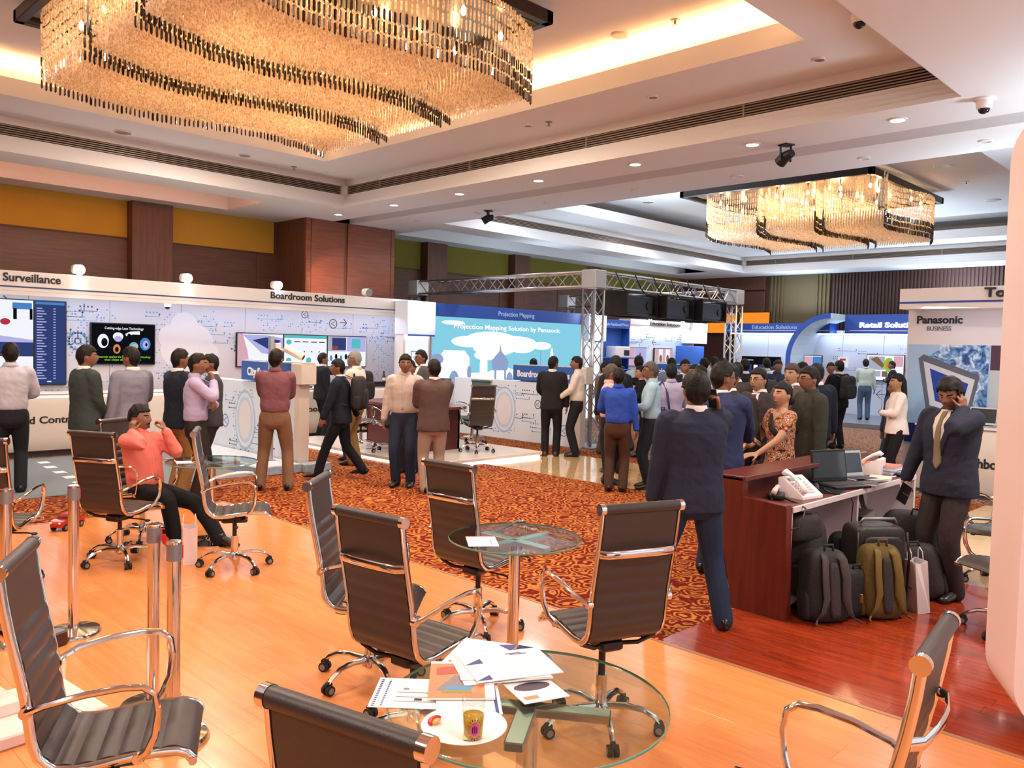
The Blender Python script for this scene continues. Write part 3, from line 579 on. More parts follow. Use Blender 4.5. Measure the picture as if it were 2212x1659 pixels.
mt=MB().box((2.0,10.3,0),(6.15,13.68,.006)).obj('road_mat',mat('mat_grey','6f777c',.8)); tag(mt,'flat grey floor mat in front of the long counter','mat'); 
for x,y in ((3.69,13.1),(3.63,12.59),(3.59,12.05),(3.56,11.55),(3.53,11.05)): MB().box((x-.07,y-.1,.006),(x+.07,y+.1,.009)).obj('road_mark',WHITEM,mt)
# ---------------------------------------------------------------- projection wall and towers
B2=empty('projection_wall',(14,13.7,0),0,'projection wall with blue heading and a pale blue projected skyline','exhibition booth')
fa=rel(MB().bbox((11.4,13.6,2.48),(16.42,13.8,2.76),.005).obj('fascia',BLUED,B2),B2)
rel(MB().box((11.4,13.66,0),(16.42,13.8,2.48)).obj('back_panel',WHITEM,B2),B2)
text('Projection Mapping','lettering',mat('lettering_pale','a9bde6',.5),fa,(13.33,13.595,2.57),.15,(1,0,0),.003,.015,width=1.22)
PJ=emis('projected_cyan','8fdcf4',.62); PJW=emis('projected_white','f0fbff',.8); PJG=emis('projected_violet','9db0dc',.6); PJT=emis('projected_text','ffffff',.85)
sc=rel(MB().box((11.42,13.645,1.0),(16.4,13.66,2.48)).obj('projected_image',PJ,B2),B2)
P=[]
for u,v,a,b_ in ((13.2,2.0,.85,.2),(12.5,1.95,.55,.13),(13.9,1.97,.8,.15),(13.3,1.82,.7,.18),(14.2,1.85,.45,.14),(12.0,2.36,.35,.05),(14.9,1.9,.35,.1),(13.0,1.65,.35,.12)): P.append((oval(u,v,a,b_),PJW))
P+=[([(11.55,1.0),(11.6,1.6),(11.75,1.75),(12.35,1.75),(12.5,1.6),(12.55,1.0)],PJW),(oval(12.05,1.0,.16,.3,12,0,PI),PJG),([(12.5,1.0),(12.5,1.25),(13.0,1.25),(13.6,1.4),(14.4,1.2),(15,1.3),(15.6,1.15),(16.38,1.1),(16.38,1.0)],PJW),([(13.24,1.3),(13.2,1.5),(13.3,1.62),(13.45,1.75),(13.48,1.92),(13.51,1.75),(13.66,1.62),(13.76,1.5),(13.72,1.3)],PJG),(rect(13.3,1.0,.06,.35),PJG),(rect(13.62,1.0,.06,.35),PJG),(rect(14.86,1.1,.03,.7),PJG),([(15.15,1.05),(15.24,1.8),(15.28,1.87),(15.32,1.8),(15.42,1.05)],PJW),(oval(12.95,1.45,.12,.2),PJW),(rect(12.83,1.0,.24,.45),PJW),(oval(13.8,1.02,.12,.24,12,0,PI),PJG),(oval(11.55,1.55,.18,.12),PJG),([(11.45,1.0),(11.45,1.5),(11.6,1.55),(11.6,1.0)],PJG),(oval(12.5,1.25,.06,.16),PJG)]
d=decal(sc,'projected_skyline',(0,13.645,0),(1,0,0),P,.002)
text('Projection Mapping Solution by Panasonic','lettering',PJT,sc,(12.0,13.632,2.24),.15,(1,0,0),.001,.012,width=3.55)
def tower(x0,x1,label,inner=True):
    t=empty('booth_tower',((x0+x1)/2,13.6,0),0,label,'exhibition booth'); h=(x1-x0)/2
    MB().bbox((-h,0,0),(h,.27,2.06),.006).obj('column',WHITE,t)
    MB().bbox((-h-.02,-.16,2.06),(h+.02,.27,2.76),.008).obj('light_box',mat('box_white','dde4f2',.4),t)
    MB().box((-h+.05,-.12,2.035),(h-.05,.25,2.058)).obj('downlight_panel',emis('tower_light','e6eeff',5),t)
    MB().box((-h,-.165,2.03),(h,-.15,2.06)).obj('blue_edge',BLUED,t)
    p=MB().bbox((-h+.06,-.02,.05),(h-.06,.0,1.94),.004).obj('back_lit_panel',emis('tower_panel','f2f6ff',.75),t)
    if inner: decal(p,'frame_print',(0,-.02,0),(1,0,0),[(rect(-.16,1.3,.3,.42),GB),(rect(-.14,1.32,.26,.38),emis('tower_panel','f2f6ff',.75))],.002)
    else: decal(p,'frame_print',(0,-.02,0),(1,0,0),[(rect(.06,.55,.05,.25),BLUED),(rect(-.1,.55,.04,.12),INK)],.002)
    light('AREA','tower_wash',((x0+x1)/2,13.2,2.76),9,COOL,.3,.3,(R(60),0,0))
tower(10.58,11.3,'white lit display tower left of the projection wall'); tower(16.48,17.18,'white lit display tower behind the front truss column',False)
# ---------------------------------------------------------------- education booth beyond
B3=empty('education_booth',(19.8,13.7,0),0,'white education booth with two small screens below the black projectors','exhibition booth')
rel(MB().box((17.2,13.9,0),(22.2,14.0,2.5)).obj('back_panel',mat('edu_wall','d5e2ec',.5),B3),B3)
rel(MB().bbox((17.2,13.6,2.43),(18.45,14.0,2.66),.005).obj('blue_fascia',BLUED,B3),B3); fa=rel(MB().bbox((18.45,13.58,2.5),(21.45,14.0,2.72),.005).obj('white_fascia',WHITE,B3),B3)
rel(MB().box((18.45,13.575,2.55),(21.45,13.58,2.56)).obj('stripe',NAVY,fa),B3)
text('Education Solutions','lettering',INK,fa,(19.35,13.57,2.58),.14,(1,0,0),.003,.02,width=1.55)
text('Multi-Functional Printer','lettering',mat('lettering_pale','a9bde6',.5),B3,(17.3,13.595,2.5),.11,(1,0,0),.003,.01,width=1.1)
rel(MB().box((18.5,13.75,2.43),(21.4,13.8,2.455)).obj('light_strip',STRIP,B3),B3)
rel(MB().bbox((17.2,13.62,0),(17.26,14,2.43),.004).obj('blue_side',BLUED,B3),B3); rel(MB().bbox((17.26,13.86,0),(18.42,13.9,2.43),.004).obj('blue_back',BLUE,B3),B3); rel(MB().bbox((18.42,13.62,0),(18.47,14,2.43),.004).obj('blue_side',BLUED,B3),B3)
rel(MB().bbox((17.2,13.5,1.62),(18.75,13.9,1.65),.004).obj('shelf',BLUE,B3),B3); rel(MB().bbox((17.2,13.5,1.3),(18.4,13.9,1.33),.004).obj('shelf',BLUE,B3),B3)
graphic(B3,(17.2,13.899,0),(1,0,0),5,2.4,31,wires=16,arrows=((2.95,2.1,.2,-1),(1.5,2.2,.2,-1)),area=(.28,.6,.85,.95)).location=(-19.8,-13.7,0)
pr=boxy('printer',(17.72,13.52,1.65),(18.38,13.85,1.93),WHITE,'white box printer on the blue shelf behind the beige suit','printer',(('control_window',(.05,-.175,.05),(.29,-.165,.2),BLACK),('lid',(-.3,-.15,.28),(.3,.15,.3),WHITE)))
boxy('document_tray',(17.75,13.55,1.33),(18.2,13.8,1.4),BLACK,'black tray with a sheet on the lower blue shelf','tray',(('sheet',(-.15,-.12,.07),(.15,.1,.075),PAPER),))
screen('wall_screen',(18.67,13.84,1.42),(1,0,0),.94,.5,'small screen with pale blue speaker picture, left in education booth',[(rect(0,0,.35,.5),S_P),(rect(.36,0,.55,.5),S_L),(oval(.62,.12,.13,.18),S_GY),(oval(.62,.3,.05,.07),S_BR)])
screen('wall_screen',(20.02,13.84,1.42),(1,0,0),.9,.5,'small screen with two seated figures, right in education booth',[(rect(0,0,.9,.5),S_P),(rect(.2,.1,.2,.38),S_W),(rect(.55,.1,.22,.38),S_W),(oval(.3,.2,.07,.12),S_BR),(oval(.66,.2,.07,.12),S_BR),(rect(0,.05,.9,.06),S_GY)])
rel(MB().bbox((21.2,13.5,0),(22.15,13.9,2.02),.006).obj('blue_cabinet',BLUE,B3),B3)
bx=rel(MB().bbox((21.47,13.5,2.1),(22.3,14.0,2.72),.006).obj('white_box',WHITE,B3),B3)
for x,l in ((19.19,'lit flood lamp under the middle projector on the education fascia'),(20.84,'lit flood lamp at the right end of the education fascia')): flood(x,13.5,2.72,True,l,(x,12,1),40)
light('AREA','education_wash',(22.0,13.3,2.6),18,COOL,.5,.5,(R(70),0,0))
# ---------------------------------------------------------------- far right booth with arch
B4=empty('retail_booth',(24,9,0),0,'far blue and white booth with retail heading and a curved arch','exhibition booth')
for i in range(8): rel(MB().bbox((24.5,4.2+1.2*i,0),(24.6,5.39+1.2*i,2.6),.003).obj('wall_panel',mat('retail_wall','cdd6e6',.5),B4),B4)
fe=rel(MB().bbox((24,10.4,2.5),(24.6,13.9,2.8),.005).obj('education_fascia',BLUED,B4),B4); fr=rel(MB().bbox((24,4.2,2.5),(24.6,9.95,3.05),.005).obj('retail_fascia',mat('retail_blue','3152a6',.5),B4),B4)
rel(MB().box((23.994,10.4,2.575),(24,13.9,2.59)).box((23.994,4.2,2.575),(24,9.8,2.59)).obj('white_line',LETW,fe),B4)
text('Education Solutions','lettering',mat('lettering_pale','a9bde6',.5),fe,(23.99,12.92,2.63),.16,(0,-1,0),.004,.015,width=1.5)
text('Retail Solutions','lettering',emis('lit_lettering','ffffff',1.6),fr,(23.97,9.52,2.68),.2,(0,-1,0),.015,.035,width=1.75)
rel(MB().box((24.2,4.3,2.47),(24.28,13.8,2.498)).obj('light_strip',STRIP,B4),B4)
oc=[(11.25,0),(11.25,1.6)]+[(9.95+1.3*math.cos(a),1.7+1.35*math.sin(a)) for a in np.linspace(.1,PI/2,12)]
ic=[(9.95,2.9)]+[(9.95+1.16*math.cos(a),1.7+1.2*math.sin(a)) for a in np.linspace(PI/2,.1,12)]+[(11.11,1.6),(11.11,0)]
A=MB().prism(oc+ic,0,23.0,24.5); ar=rel(A.obj('arch',[mat('arch_inner','c3d3da',.5)],B4),B4)
front=[(y,z) for y,z in oc]+[(y,z) for y,z in ic]; rel(MB().prism(front,0,22.97,23.0).obj('arch_face',BLUED,B4),B4)
rel(MB().bbox((21.2,4.2,0),(24.5,10.95,.12),.006).obj('stage',mat('stage_grey','777b86',.35),B4),B4)
graphic(B4,(24.499,10.9,0),(0,-1,0),6.6,2.4,41,grid=((2.3,1.1,2.9,2.2,.06),),wires=20,arrows=((2.0,.75,.25,-1),),area=(.05,.2,.5,.9)).location=(-24,-9,0)
screen('wall_screen',(24.4,9.42,1.17),(0,-1,0),1.03,.72,'food menu screen on the retail booth wall behind the man in jeans',[(rect(0,0,1.03,.08),S_W),(rect(.05,.3,.45,.38),S_GY),([(.1,.6),(.45,.35),(.5,.45),(.3,.68)],S_BR),(oval(.62,.45,.14,.2),S_G),(oval(.62,.45,.08,.12),S_O),(rect(.76,.4,.25,.3),S_P),(rect(.25,.1,.15,.16),S_GY),(rect(.44,.1,.15,.16),S_BR),(rect(.63,.1,.15,.16),S_GY)])
screen('wall_screen',(24.4,13.44,1.1),(0,-1,0),1.31,.64,'wide dark screen on the far education wall over the crowd',[(rect(.1,.1,.25,.3),S_N),(rect(.6,.1,.3,.3),S_N),(rect(.1,.52,.3,.03),S_GY),(rect(.42,.08,.14,.3),S_W),(rect(1.0,.1,.2,.25),S_N)],bg=S_K)
screen('totem_screen',(23.6,10.96,.9),(0,-1,0),.53,.92,'upright poster screen beside the arch in pink and blue',[(rect(0,0,.25,.9),S_P),(rect(.26,0,.27,.9),S_B),(oval(.2,.5,.12,.2),S_L)])
for y,w,z0,z1,l in ((11.96,.5,1.5,1.85,'lit info board with red heading left of the arch'),(11.4,.27,1.5,1.8,'small lit board close to the arch foot'),(10.28,.3,1.5,1.82,'lit board right of the poster screen')):
    t=empty('info_board',(24.42,y,z0),-PI/2,l,'sign'); MB().bbox((0,-.01,0),(w,.02,z1-z0),.004).obj('panel',emis('info_white','eef0f8',.6),t); decal(t,'print',(0,-.011,0),(1,0,0),[(rect(.05,.2,w-.12,.06),S_R),(rect(.05,.1,w-.15,.03),S_N)],.001)
OR=emis('orange_backlight','f08a2a',.8); 
for i,(y0,y1,z0,z1,l) in enumerate(((12.85,13.95,2.8,3.22,'orange glowing panel on the far wall left of the gold pillar'),(14.1,15.2,2.5,3.2,'orange glowing panel on the far wall right of the projectors'))):
    t=empty('light_panel',(25.09,y0,z0),0,l,'light panel'); MB().bbox((-.05,0,0),(0,y1-y0,z1-z0),.004).obj('frame',DARK,t); MB().box((-.056,.02,.02),(-.05,y1-y0-.02,z1-z0-.02)).obj('glowing_face',OR,t)
    nn=OR.node_tree.nodes
# ---------------------------------------------------------------- front right stand with water poster
B5=empty('rugged_stand',(12.3,3,0),0,'white stand with water splash tablet poster and curved fascia at right','exhibition booth')
rel(MB().bbox((12.6,1.0,0),(12.75,4.3,2.55),.006).obj('back_wall',mat('stand_white','dcd5d8',.5),B5),B5)
cf=[(12.0+.16*((y-2.2)/2)**2*0+.05,y) for y in ()]
arc=[(12.0+.10*math.cos((y-2.2)/2*PI/2)*-1,y) for y in np.linspace(.6,4.22,14)]
fa=rel(MB().prism(arc+[(12.85,4.22),(12.85,.6)],2,2.52,2.8).obj('fascia',WHITE,B5,auto=30),B5)
arc2=[(x-.008,y) for x,y in arc]; rel(MB().prism(arc2+[(x+.02,y) for x,y in reversed(arc)],2,2.595,2.62).obj('stripe',BLUED,fa),B5)
text('Toughbook','lettering',INK,fa,(11.895,3.13,2.66),.17,(0,-1,0),.01,.03,width=1.0)
text('Panasonic','lettering',mat('panasonic_ink','22242e',.5),B5,(12.594,4.18,2.345),.15,(0,-1,0),.004,.03,width=.6); text('BUSINESS','lettering',mat('slate_ink','4a5a72',.5),B5,(12.594,4.04,2.24),.09,(0,-1,0),.003,.004,width=.32)
pm=mat('water_splash_print','4f86c2',.45); N,L,b=nodes(pm); tc=N.new('ShaderNodeTexCoord'); n1=N.new('ShaderNodeTexNoise'); n1.inputs['Scale'].default_value=9; n1.inputs['Detail'].default_value=8; n1.inputs['Distortion'].default_value=1.2; L.new(tc.outputs['Object'],n1.inputs['Vector']); rp=N.new('ShaderNodeValToRGB'); e=rp.color_ramp.elements; e[0].position=.36; e[0].color=(*lin('1d3f86'),1); e[1].position=.66; e[1].color=(*lin('dfeaf2'),1); x=e.new(.5); x.color=(*lin('6f9fd0'),1); L.new(n1.outputs['Fac'],rp.inputs[0]); L.new(rp.outputs[0],b.inputs['Base Color'])
SKYP=mat('poster_sky','9fbfe0',.5)
p=decal(B5,'water_poster',(12.6,4.3,0),(0,-1,0),[(rect(.02,.6,1.08,1.44),SKYP),(rect(.45,.62,.63,1.42),pm),(oval(.55,1.7,.3,.28),pm),(oval(.75,1.2,.25,.45),pm),(rect(.02,.62,.7,.28),mat('poster_navy','142a66',.5))],.004); p.location=(-12.3,-3,0)
p=decal(B5,'tablet_print',(12.594,4.3,0),(0,-1,0),[([(.17,1.84),(.24,1.9),(.98,1.62),(.86,.98),(.3,1.12)],mat('tablet_grey','5a6272',.5)),([(.24,1.8),(.92,1.56),(.82,1.04),(.35,1.17)],mat('tablet_pale','c9ced6',.5)),([(.33,1.7),(.84,1.5),(.76,1.12),(.42,1.24)],mat('tablet_blue','1d3fa0',.4)),(oval(.62,1.36,.06,.05),S_P),(oval(.7,1.2,.06,.06),S_T)],.002); p.location=(-12.3,-3,0)
p=decal(B5,'car_poster',(12.6,3.2,0),(0,-1,0),[(rect(0,.6,1.9,1.44),mat('poster_grey','b6c0c4',.5)),(rect(0,1.7,1.9,.34),mat('poster_plum','4a2f42',.5)),([(0,.85),(.2,1.0),(.6,1.05),(1.2,1.0),(1.9,.9),(1.9,.62),(0,.62)],mat('poster_car','6f5d74',.4)),(oval(.25,.75,.14,.14),mat('poster_wheel','2a2638',.4)),(oval(.25,.75,.09,.09),mat('poster_rim','8a8298',.4))],.004); p.location=(-12.3,-3,0)
c5=empty('counter',(12,2.5,0),0,'cream counter with black lettering below the water splash poster','counter')
MB().prism([(0,.12),(.03,.05),(.55,.05),(.55,.92),(.03,.92),(0,.86)],1,-1.8,1.42).obj('body',CREAM,c5,auto=35); MB().bbox((-.02,-1.82,.92),(.57,1.44,.94),.004).obj('worktop',WHITE,c5)
MB().box((.06,-1.75,0),(.5,1.38,.05)).obj('plinth',mat('plinth_dark','4a4650',.6),c5)
text('Toughbook','lettering',INK,c5,(11.995,3.46,.42),.17,(0,-1,0),.004,.03,width=.72)
def laptop(x,y,z,rz,label,w=.34,d=.24,open_=100,sm=None,body=None,flat=False):
    t=empty('laptop',(x,y,z),rz,label,'laptop'); bd=body or BLACK      # screen faces local -x? hinge along y at x=+d/2, user side at -x
    MB().bbox((-d/2,-w/2,0),(d/2,w/2,.022),.004).obj('base',bd,t); MB().box((-d/2+.06,-w/2+.02,.0222),(d/2-.03,w/2-.02,.025)).obj('keyboard',mat('keys_dark','26262a',.6),t)
    a=R(open_); M=Matrix.Translation((d/2,0,.02))@Matrix.Rotation(-(PI-a)+PI/2*0,4,'Y')
    l=MB().bbox((-d,-w/2,0),(0,w/2,.014),.004).xf(Matrix.Translation((d/2,0,.022))@Matrix.Rotation(a,4,'Y')).obj('lid',bd,t)
    MB().box((-d+.02,-w/2+.015,-.002),(-.03,w/2-.015,0)).xf(Matrix.Translation((d/2,0,.022))@Matrix.Rotation(a,4,'Y')).obj('display',sm or mat('display_dark','3a4048',.15),l)
    return t
laptop(12.25,3.2,.94,0,'open rugged laptop on the counter below the car poster',body=mat('laptop_silver','b9bcc0',.4,.5),sm=mat('display_black','1b1d22',.2))
light('AREA','stand_wash',(11.9,2.6,2.5),6,COOL,.15,2.6,(R(0),R(-35),0))
# tall white panel at the right edge
wp=empty('tall_panel',(4.4,.95,0),0,'tall white panel with rounded edges standing at the right edge','panel')
H_=3.12; prof=[]
for a in np.linspace(PI,PI*1.5,8): prof.append((.16+.16*math.cos(a),.28+.18*math.sin(a)))
poly=[(-.02,.1)]
q=[]
q+=[(.2+.2*math.cos(a),.32+.22*math.sin(a)) for a in np.linspace(PI,1.5*PI,8)]
q+=[(1.6,.1),(1.6,H_)]
q+=[(.2+.2*math.cos(a),H_-.25+.25*math.sin(a)) for a in np.linspace(.5*PI,PI,8)]
MB().prism([(u,v) for u,v in q],1,0,.5).xf(Matrix.Rotation(R(-62),4,'Z')).obj('shell',mat('panel_pink_white','ead7d2',.45),wp,auto=30)
MB().box((.25,.05,0),(1.5,.45,.1)).xf(Matrix.Rotation(R(-62),4,'Z')).obj('plinth',BLACK,wp)
# ---------------------------------------------------------------- truss and projectors
T=empty('lighting_truss',(14.7,12.5,0),0,'silver box truss frame on lattice columns carrying black projectors','truss')
def truss_run(a,b,horizontal=True,s=.135):
    a=Vector(a); b=Vector(b); d=(b-a); l=d.length; d.normalize()
    if abs(d.z)>.9: u,w=Vector((1,0,0)),Vector((0,1,0))
    else: u,w=d.cross(Vector((0,0,1))),Vector((0,0,1))
    for i,j in ((1,1),(1,-1),(-1,1),(-1,-1)):
        o=u*(s*i)+w*(s*j); rel(MB().cyl(a+o,b+o,.024,10).obj('chord',ALU,T,True),T)
    n=max(3,int(l/.27)); M=MB()
    for f,(p,q_) in enumerate(((u,w),(u,-w),(w,u),(w,-u))):
        for k in range(n):
            s0=1 if k%2 else -1; A_=a+d*(l*k/n)+p*(s*s0)+q_*s; B_=a+d*(l*(k+1)/n)-p*(s*s0)+q_*s; M.cyl(A_,B_,.010,6)
            if f<2 and abs(d.z)<.9: M.cyl(a+d*(l*k/n)-p*(s*s0)+q_*s,a+d*(l*(k+1)/n)+p*(s*s0)+q_*s,.010,6)
    o=rel(M.obj('lacing',ALU,T),T); o['kind']='stuff'
def tblock(x,y,z,s=.17): rel(MB().bbox((x-s,y-s,z-s),(x+s,y+s,z+s),.012).obj('corner_block',mat('block_alu','c4c8cc',.4,.5),T),T)
ZT=3.16; FL_,FR_,BL_,BR_=(12.05,9.75),(17.5,9.9),(12.05,14.95),(17.5,15.1)
for x,y in (FL_,FR_,BL_,BR_): truss_run((x,y,.03),(x,y,ZT-.2)); tblock(x,y,ZT); rel(MB().bbox((x-.3,y-.3,0),(x+.3,y+.3,.03),.005).obj('base_plate',GREYM,T),T)
truss_run((12.05,9.95,ZT),(12.05,14.75,ZT)); truss_run((12.25,9.75,ZT),(17.3,9.9,ZT)); truss_run((17.5,10.1,ZT),(17.5,14.9,ZT))
for i,x in enumerate((13.25,14.6,15.95)):
    t=empty('projector',(x,9.85,2.98),R(6),['black projector in a frame nearest the front truss column','black projector in a frame, middle of the three under the truss','black projector in a frame at the far end of the truss'][i],'projector','projectors under the truss')
    MB().bbox((-.55,-.3,-.42),(.4,.3,-.06),.02).obj('body',mat('projector_black','22272b',.35),t)
    MB().bbox((.4,-.26,-.4),(.56,.26,-.08),.01).obj('front_panel',mat('projector_front','2f3a3c',.3),t); MB().cyl((.3,-.32,-.24),(.3,-.3,-.24),.08,16).obj('lens',BLACK,t)
    MB().box((-.6,-.34,-.46),(-.57,.34,.0)).box((.6,-.34,-.46),(.63,.34,0)).box((-.6,-.34,-.46),(.63,-.31,-.43)).box((-.6,.31,-.46),(.63,.34,-.43)).box((-.6,-.34,-.03),(.63,-.31,0)).box((-.6,.31,-.03),(.63,.34,0)).obj('rig_frame',DARK,t)
    MB().box((.566,-.12,-.2),(.57,-.1,-.12)).box((.566,.1,-.2),(.57,.12,-.16)).obj('status_light',emis('status_led','eef4ff',3),t)
cb=MB()
for k in range(7):
    x=12.5+.62*k; cb.tube([(x,9.6,ZT+.18),(x+.2,9.58,ZT-.1),(x+.45,9.62,ZT-.22),(x+.5,9.8,ZT-.25)],.012,6)
rel(cb.obj('cable',BLACK,T,True),T)
# ---------------------------------------------------------------- office chairs
def chair_meshes(lea=LEATHER):
    prof=[(-.30,.62),(-.292,.55),(-.275,.45),(-.252,.34),(-.232,.24),(-.22,.15),(-.212,.08),(-.19,.02),(-.14,-.015),(-.07,-.018),(0,-.008),(.08,.002),(.16,.008),(.22,.006),(.255,-.008),(.27,-.03)]
    P=[Vector((a,0,b)) for a,b in prof]
    def resample(n):
        d=[0]
        for a,b in zip(P,P[1:]): d.append(d[-1]+(b-a).length)
        out=[];nor=[]
        for i in range(n):
            s=d[-1]*i/(n-1); k=min(len(P)-2,max(j for j in range(len(P)-1) if d[j]<=s+1e-9)); u=(s-d[k])/(d[k+1]-d[k])
            out.append(P[k].lerp(P[k+1],u)); t=(P[k+1]-P[k]).normalized(); nor.append(Vector((-t.z,0,t.x)))
        return out,nor
    n=85; pts,nor=resample(n); M=MB(); vs=[]; hw=.19
    for side in (1,-1):
        for i,(p,q) in enumerate(zip(pts,nor)):
            rib=.011*abs(math.sin(PI*i/5))**.7 if 14<i<80 else .004
            for j in range(7):
                y=-hw+2*hw*j/6; e=1-abs(j-3)/3*.25
                vs.append(p+q*side*(.009+rib*e if side==1 else .007+rib*.4)+Vector((0,y,0)))
    fs=[]
    for i in range(n-1):
        for j in range(6):
            a=i*7+j; fs.append((a,a+7,a+8,a+1)); b=n*7+a; fs.append((b,b+1,b+8,b+7))
        for j in (0,6):
            a=i*7+j; b=n*7+a; fs.append((a,b,b+7,a+7) if j==0 else (a,a+7,b+7,b))
    fs+= [tuple([j for j in range(7)]+[n*7+j for j in range(6,-1,-1)]), tuple([(n-1)*7+j for j in range(6,-1,-1)]+[n*7+(n-1)*7+j for j in range(7)])]
    M.add(vs,fs); out={}
    out['sling']=(M,lea,40)
    out['top_roll']=(MB().cyl((-.302,-.195,.635),(-.302,.195,.635),.024,16),lea,40)
    R_=[]
    for s in (1,-1):
        pr,_=resample(34); m=MB().tube([p+Vector((0,s*.203,0)) for p in [Vector((-.302,0,.635))]+pr[1:]],[(.016,.008)]*34,8,up=(1,0,0)); m.cyl((-.302,s*.196,.635),(-.302,s*.22,.635),.026,16); m.cyl((.268,s*.17,-.03),(.268,s*.215,-.03),.014,10); R_.append(m)
    out['side_rail']=(R_,CHROME,40)
    out['back_bar']=(MB().tube([(-.283,-.2,.43),(-.31,-.17,.43),(-.325,-.08,.432),(-.328,0,.433),(-.325,.08,.432),(-.31,.17,.43),(-.283,.2,.43)],[(.018,.006)]*7,8,up=(0,0,1)),CHROME,40)
    A_=[]
    for s in (1,-1):
        m=MB().tube([(-.225,s*.205,.19),(-.21,s*.235,.2),(-.16,s*.258,.225),(-.05,s*.265,.25),(.06,s*.265,.262),(.12,s*.264,.258),(.155,s*.262,.23),(.165,s*.258,.17),(.155,s*.25,.09),(.13,s*.235,.03),(.1,s*.21,.0)],[(.011,.014)]*11,8)
        m.cyl((-.225,s*.2,.19),(-.225,s*.225,.19),.02,10).cyl((.1,s*.2,.0),(.1,s*.222,.0),.018,10); A_.append(m)
    out['armrest']=(A_,CHROME,40)
    m=MB().bbox((-.1,-.06,-.1),(.1,.06,-.045),.01)
    for sx in (-.14,.1):
        for s in (1,-1): m.tube([(sx*.5,s*.05,-.07),(sx*.9,s*.12,-.055),(sx,s*.2,-.01+(.0 if sx>0 else -.012))],.011,6)
    m.tube([(0,-.05,-.08),(.02,-.2,-.085),(.02,-.24,-.09)],.006,6).bbox((.005,-.27,-.1),(.035,-.235,-.082),.004)
    out['mechanism']=(m,BLACK,40)
    base={}
    base['column']=(MB().cyl((0,0,.09),(0,0,.27),.028,16),CHROME,40); base['gas_lift']=(MB().cyl((0,0,.25),(0,0,.42),.017,12),BLACK,40)
    base['hub']=(MB().lathe([(.03,.07),(.042,.08),(.042,.12),(.03,.14)],16),CHROME,40)
    L_=[];W_=[]
    for k in range(5):
        a=2*PI*k/5+.3; c,s=math.cos(a),math.sin(a)
        L_.append(MB().tube([(c*.03,s*.03,.115),(c*.12,s*.12,.125),(c*.2,s*.2,.115),(c*.26,s*.26,.085),(c*.285,s*.285,.058)],[(.018,.022),(.016,.018),(.014,.015),(.012,.013),(.011,.012)],8))
        w=MB()
        for q in (-1,1): w.cyl((c*.285-s*.006*q,s*.285+c*.006*q,.027),(c*.285-s*.026*q,s*.285+c*.026*q,.027),.027,14)
        w.tube([(c*.285-s*.01,s*.285+c*.01,.05),(c*.285+s*.01,s*.285-c*.01,.05)],.022,10,0)
        h=MB()
        for q in (-1,1): h.cyl((c*.285-s*.026*q,s*.285+c*.026*q,.027),(c*.285-s*.028*q,s*.285+c*.028*q,.027),.017,12)
        W_.append((w,h))
    base['leg']=(L_,CHROME,40); base['caster']=(W_,RUBBER,40)
    return out,base
def build_chair(lea=LEATHER):
    t=empty('office_chair'); up,ba=chair_meshes(lea)
    for d_,z in ((up,.46),(ba,0)):
        for n_,(m,mt_,au) in d_.items():
            for k in (m if isinstance(m,list) else [m]):
                if isinstance(k,tuple): o=k[0].obj(n_,mt_,t,auto=au); k[1].obj('wheel_cap',GREYM,o)
                else: o=k.obj(n_,mt_,t,auto=au)
                o.location.z=z
                if z: o['_up']=1
    return t
_ch=build_chair(); _chg=None; _used=set()
def chair(x,y,deg,seat,label,z=0,grp=None,green=False):
    global _chg
    if green and _chg is None: _chg=build_chair(mat('green_grey_leatherette','42524d',.45)); 
    p=_chg if green else _ch
    o=p if p.name not in _used else copy_tree(p); _used.add(p.name if o is p else o.name)
    o.location=(x,y,z); o.rotation_euler=(0,0,R(deg)); tag(o,label,'chair',grp)
    for c in o.children:
        if c.get('_up'): c.location.z=seat
    return o
chair(2.53,6.97,29,.45,'black high-back office chair with its back to us beside the seated man in pink')
chair(3.14,6.19,-29,.48,'black office chair seen side on beside the pink paper bag')
chair(1.62,6.86,52,.47,'black office chair cut by the left edge behind the chrome posts')
chair(2.96,7.6,-62,.45,'black office chair the man in pink is sitting on')
chair(1.05,2.93,-28,.47,'large black office chair with both chrome arms nearest on the left')
chair(1.20,1.41,14,.472,'black office chair with only its back showing at the bottom edge')
chair(2.41,2.97,8,.46,'black office chair showing its back between the two glass tables')
chair(2.65,3.65,-47,.46,'black office chair seen side on behind another chair back')
chair(3.66,3.86,5,.47,'black office chair in front of the carpet beside the small round table')
chair(3.14,2.42,69,.51,'black office chair with its back to us beside the man in navy jacket')
chair(2.24,.97,98,.48,'black office chair seen from its edge in the bottom right corner')
chair(6.3,1.4,150,.47,'black office chair half hidden by the tall panel behind the phoning man')
chair(7.6,1.75,170,.47,'black office chair behind the first one by the tall panel')
chair(9.28,9.89,64,.47,'black office chair with its back to us at the right end of the conference table',.1)
chair(8.09,10.68,75,.47,'black office chair half behind the man in pale shirt at the conference table',.1)
chair(7.98,11.35,-20,.46,'black office chair at the left end of the conference table',.1)
chair(9.75,11.6,200,.48,'green grey office chair facing us across the conference table',.1,green=True)
chair(10.0,10.8,195,.48,'green grey office chair behind the right hand conference chair',.1,green=True)
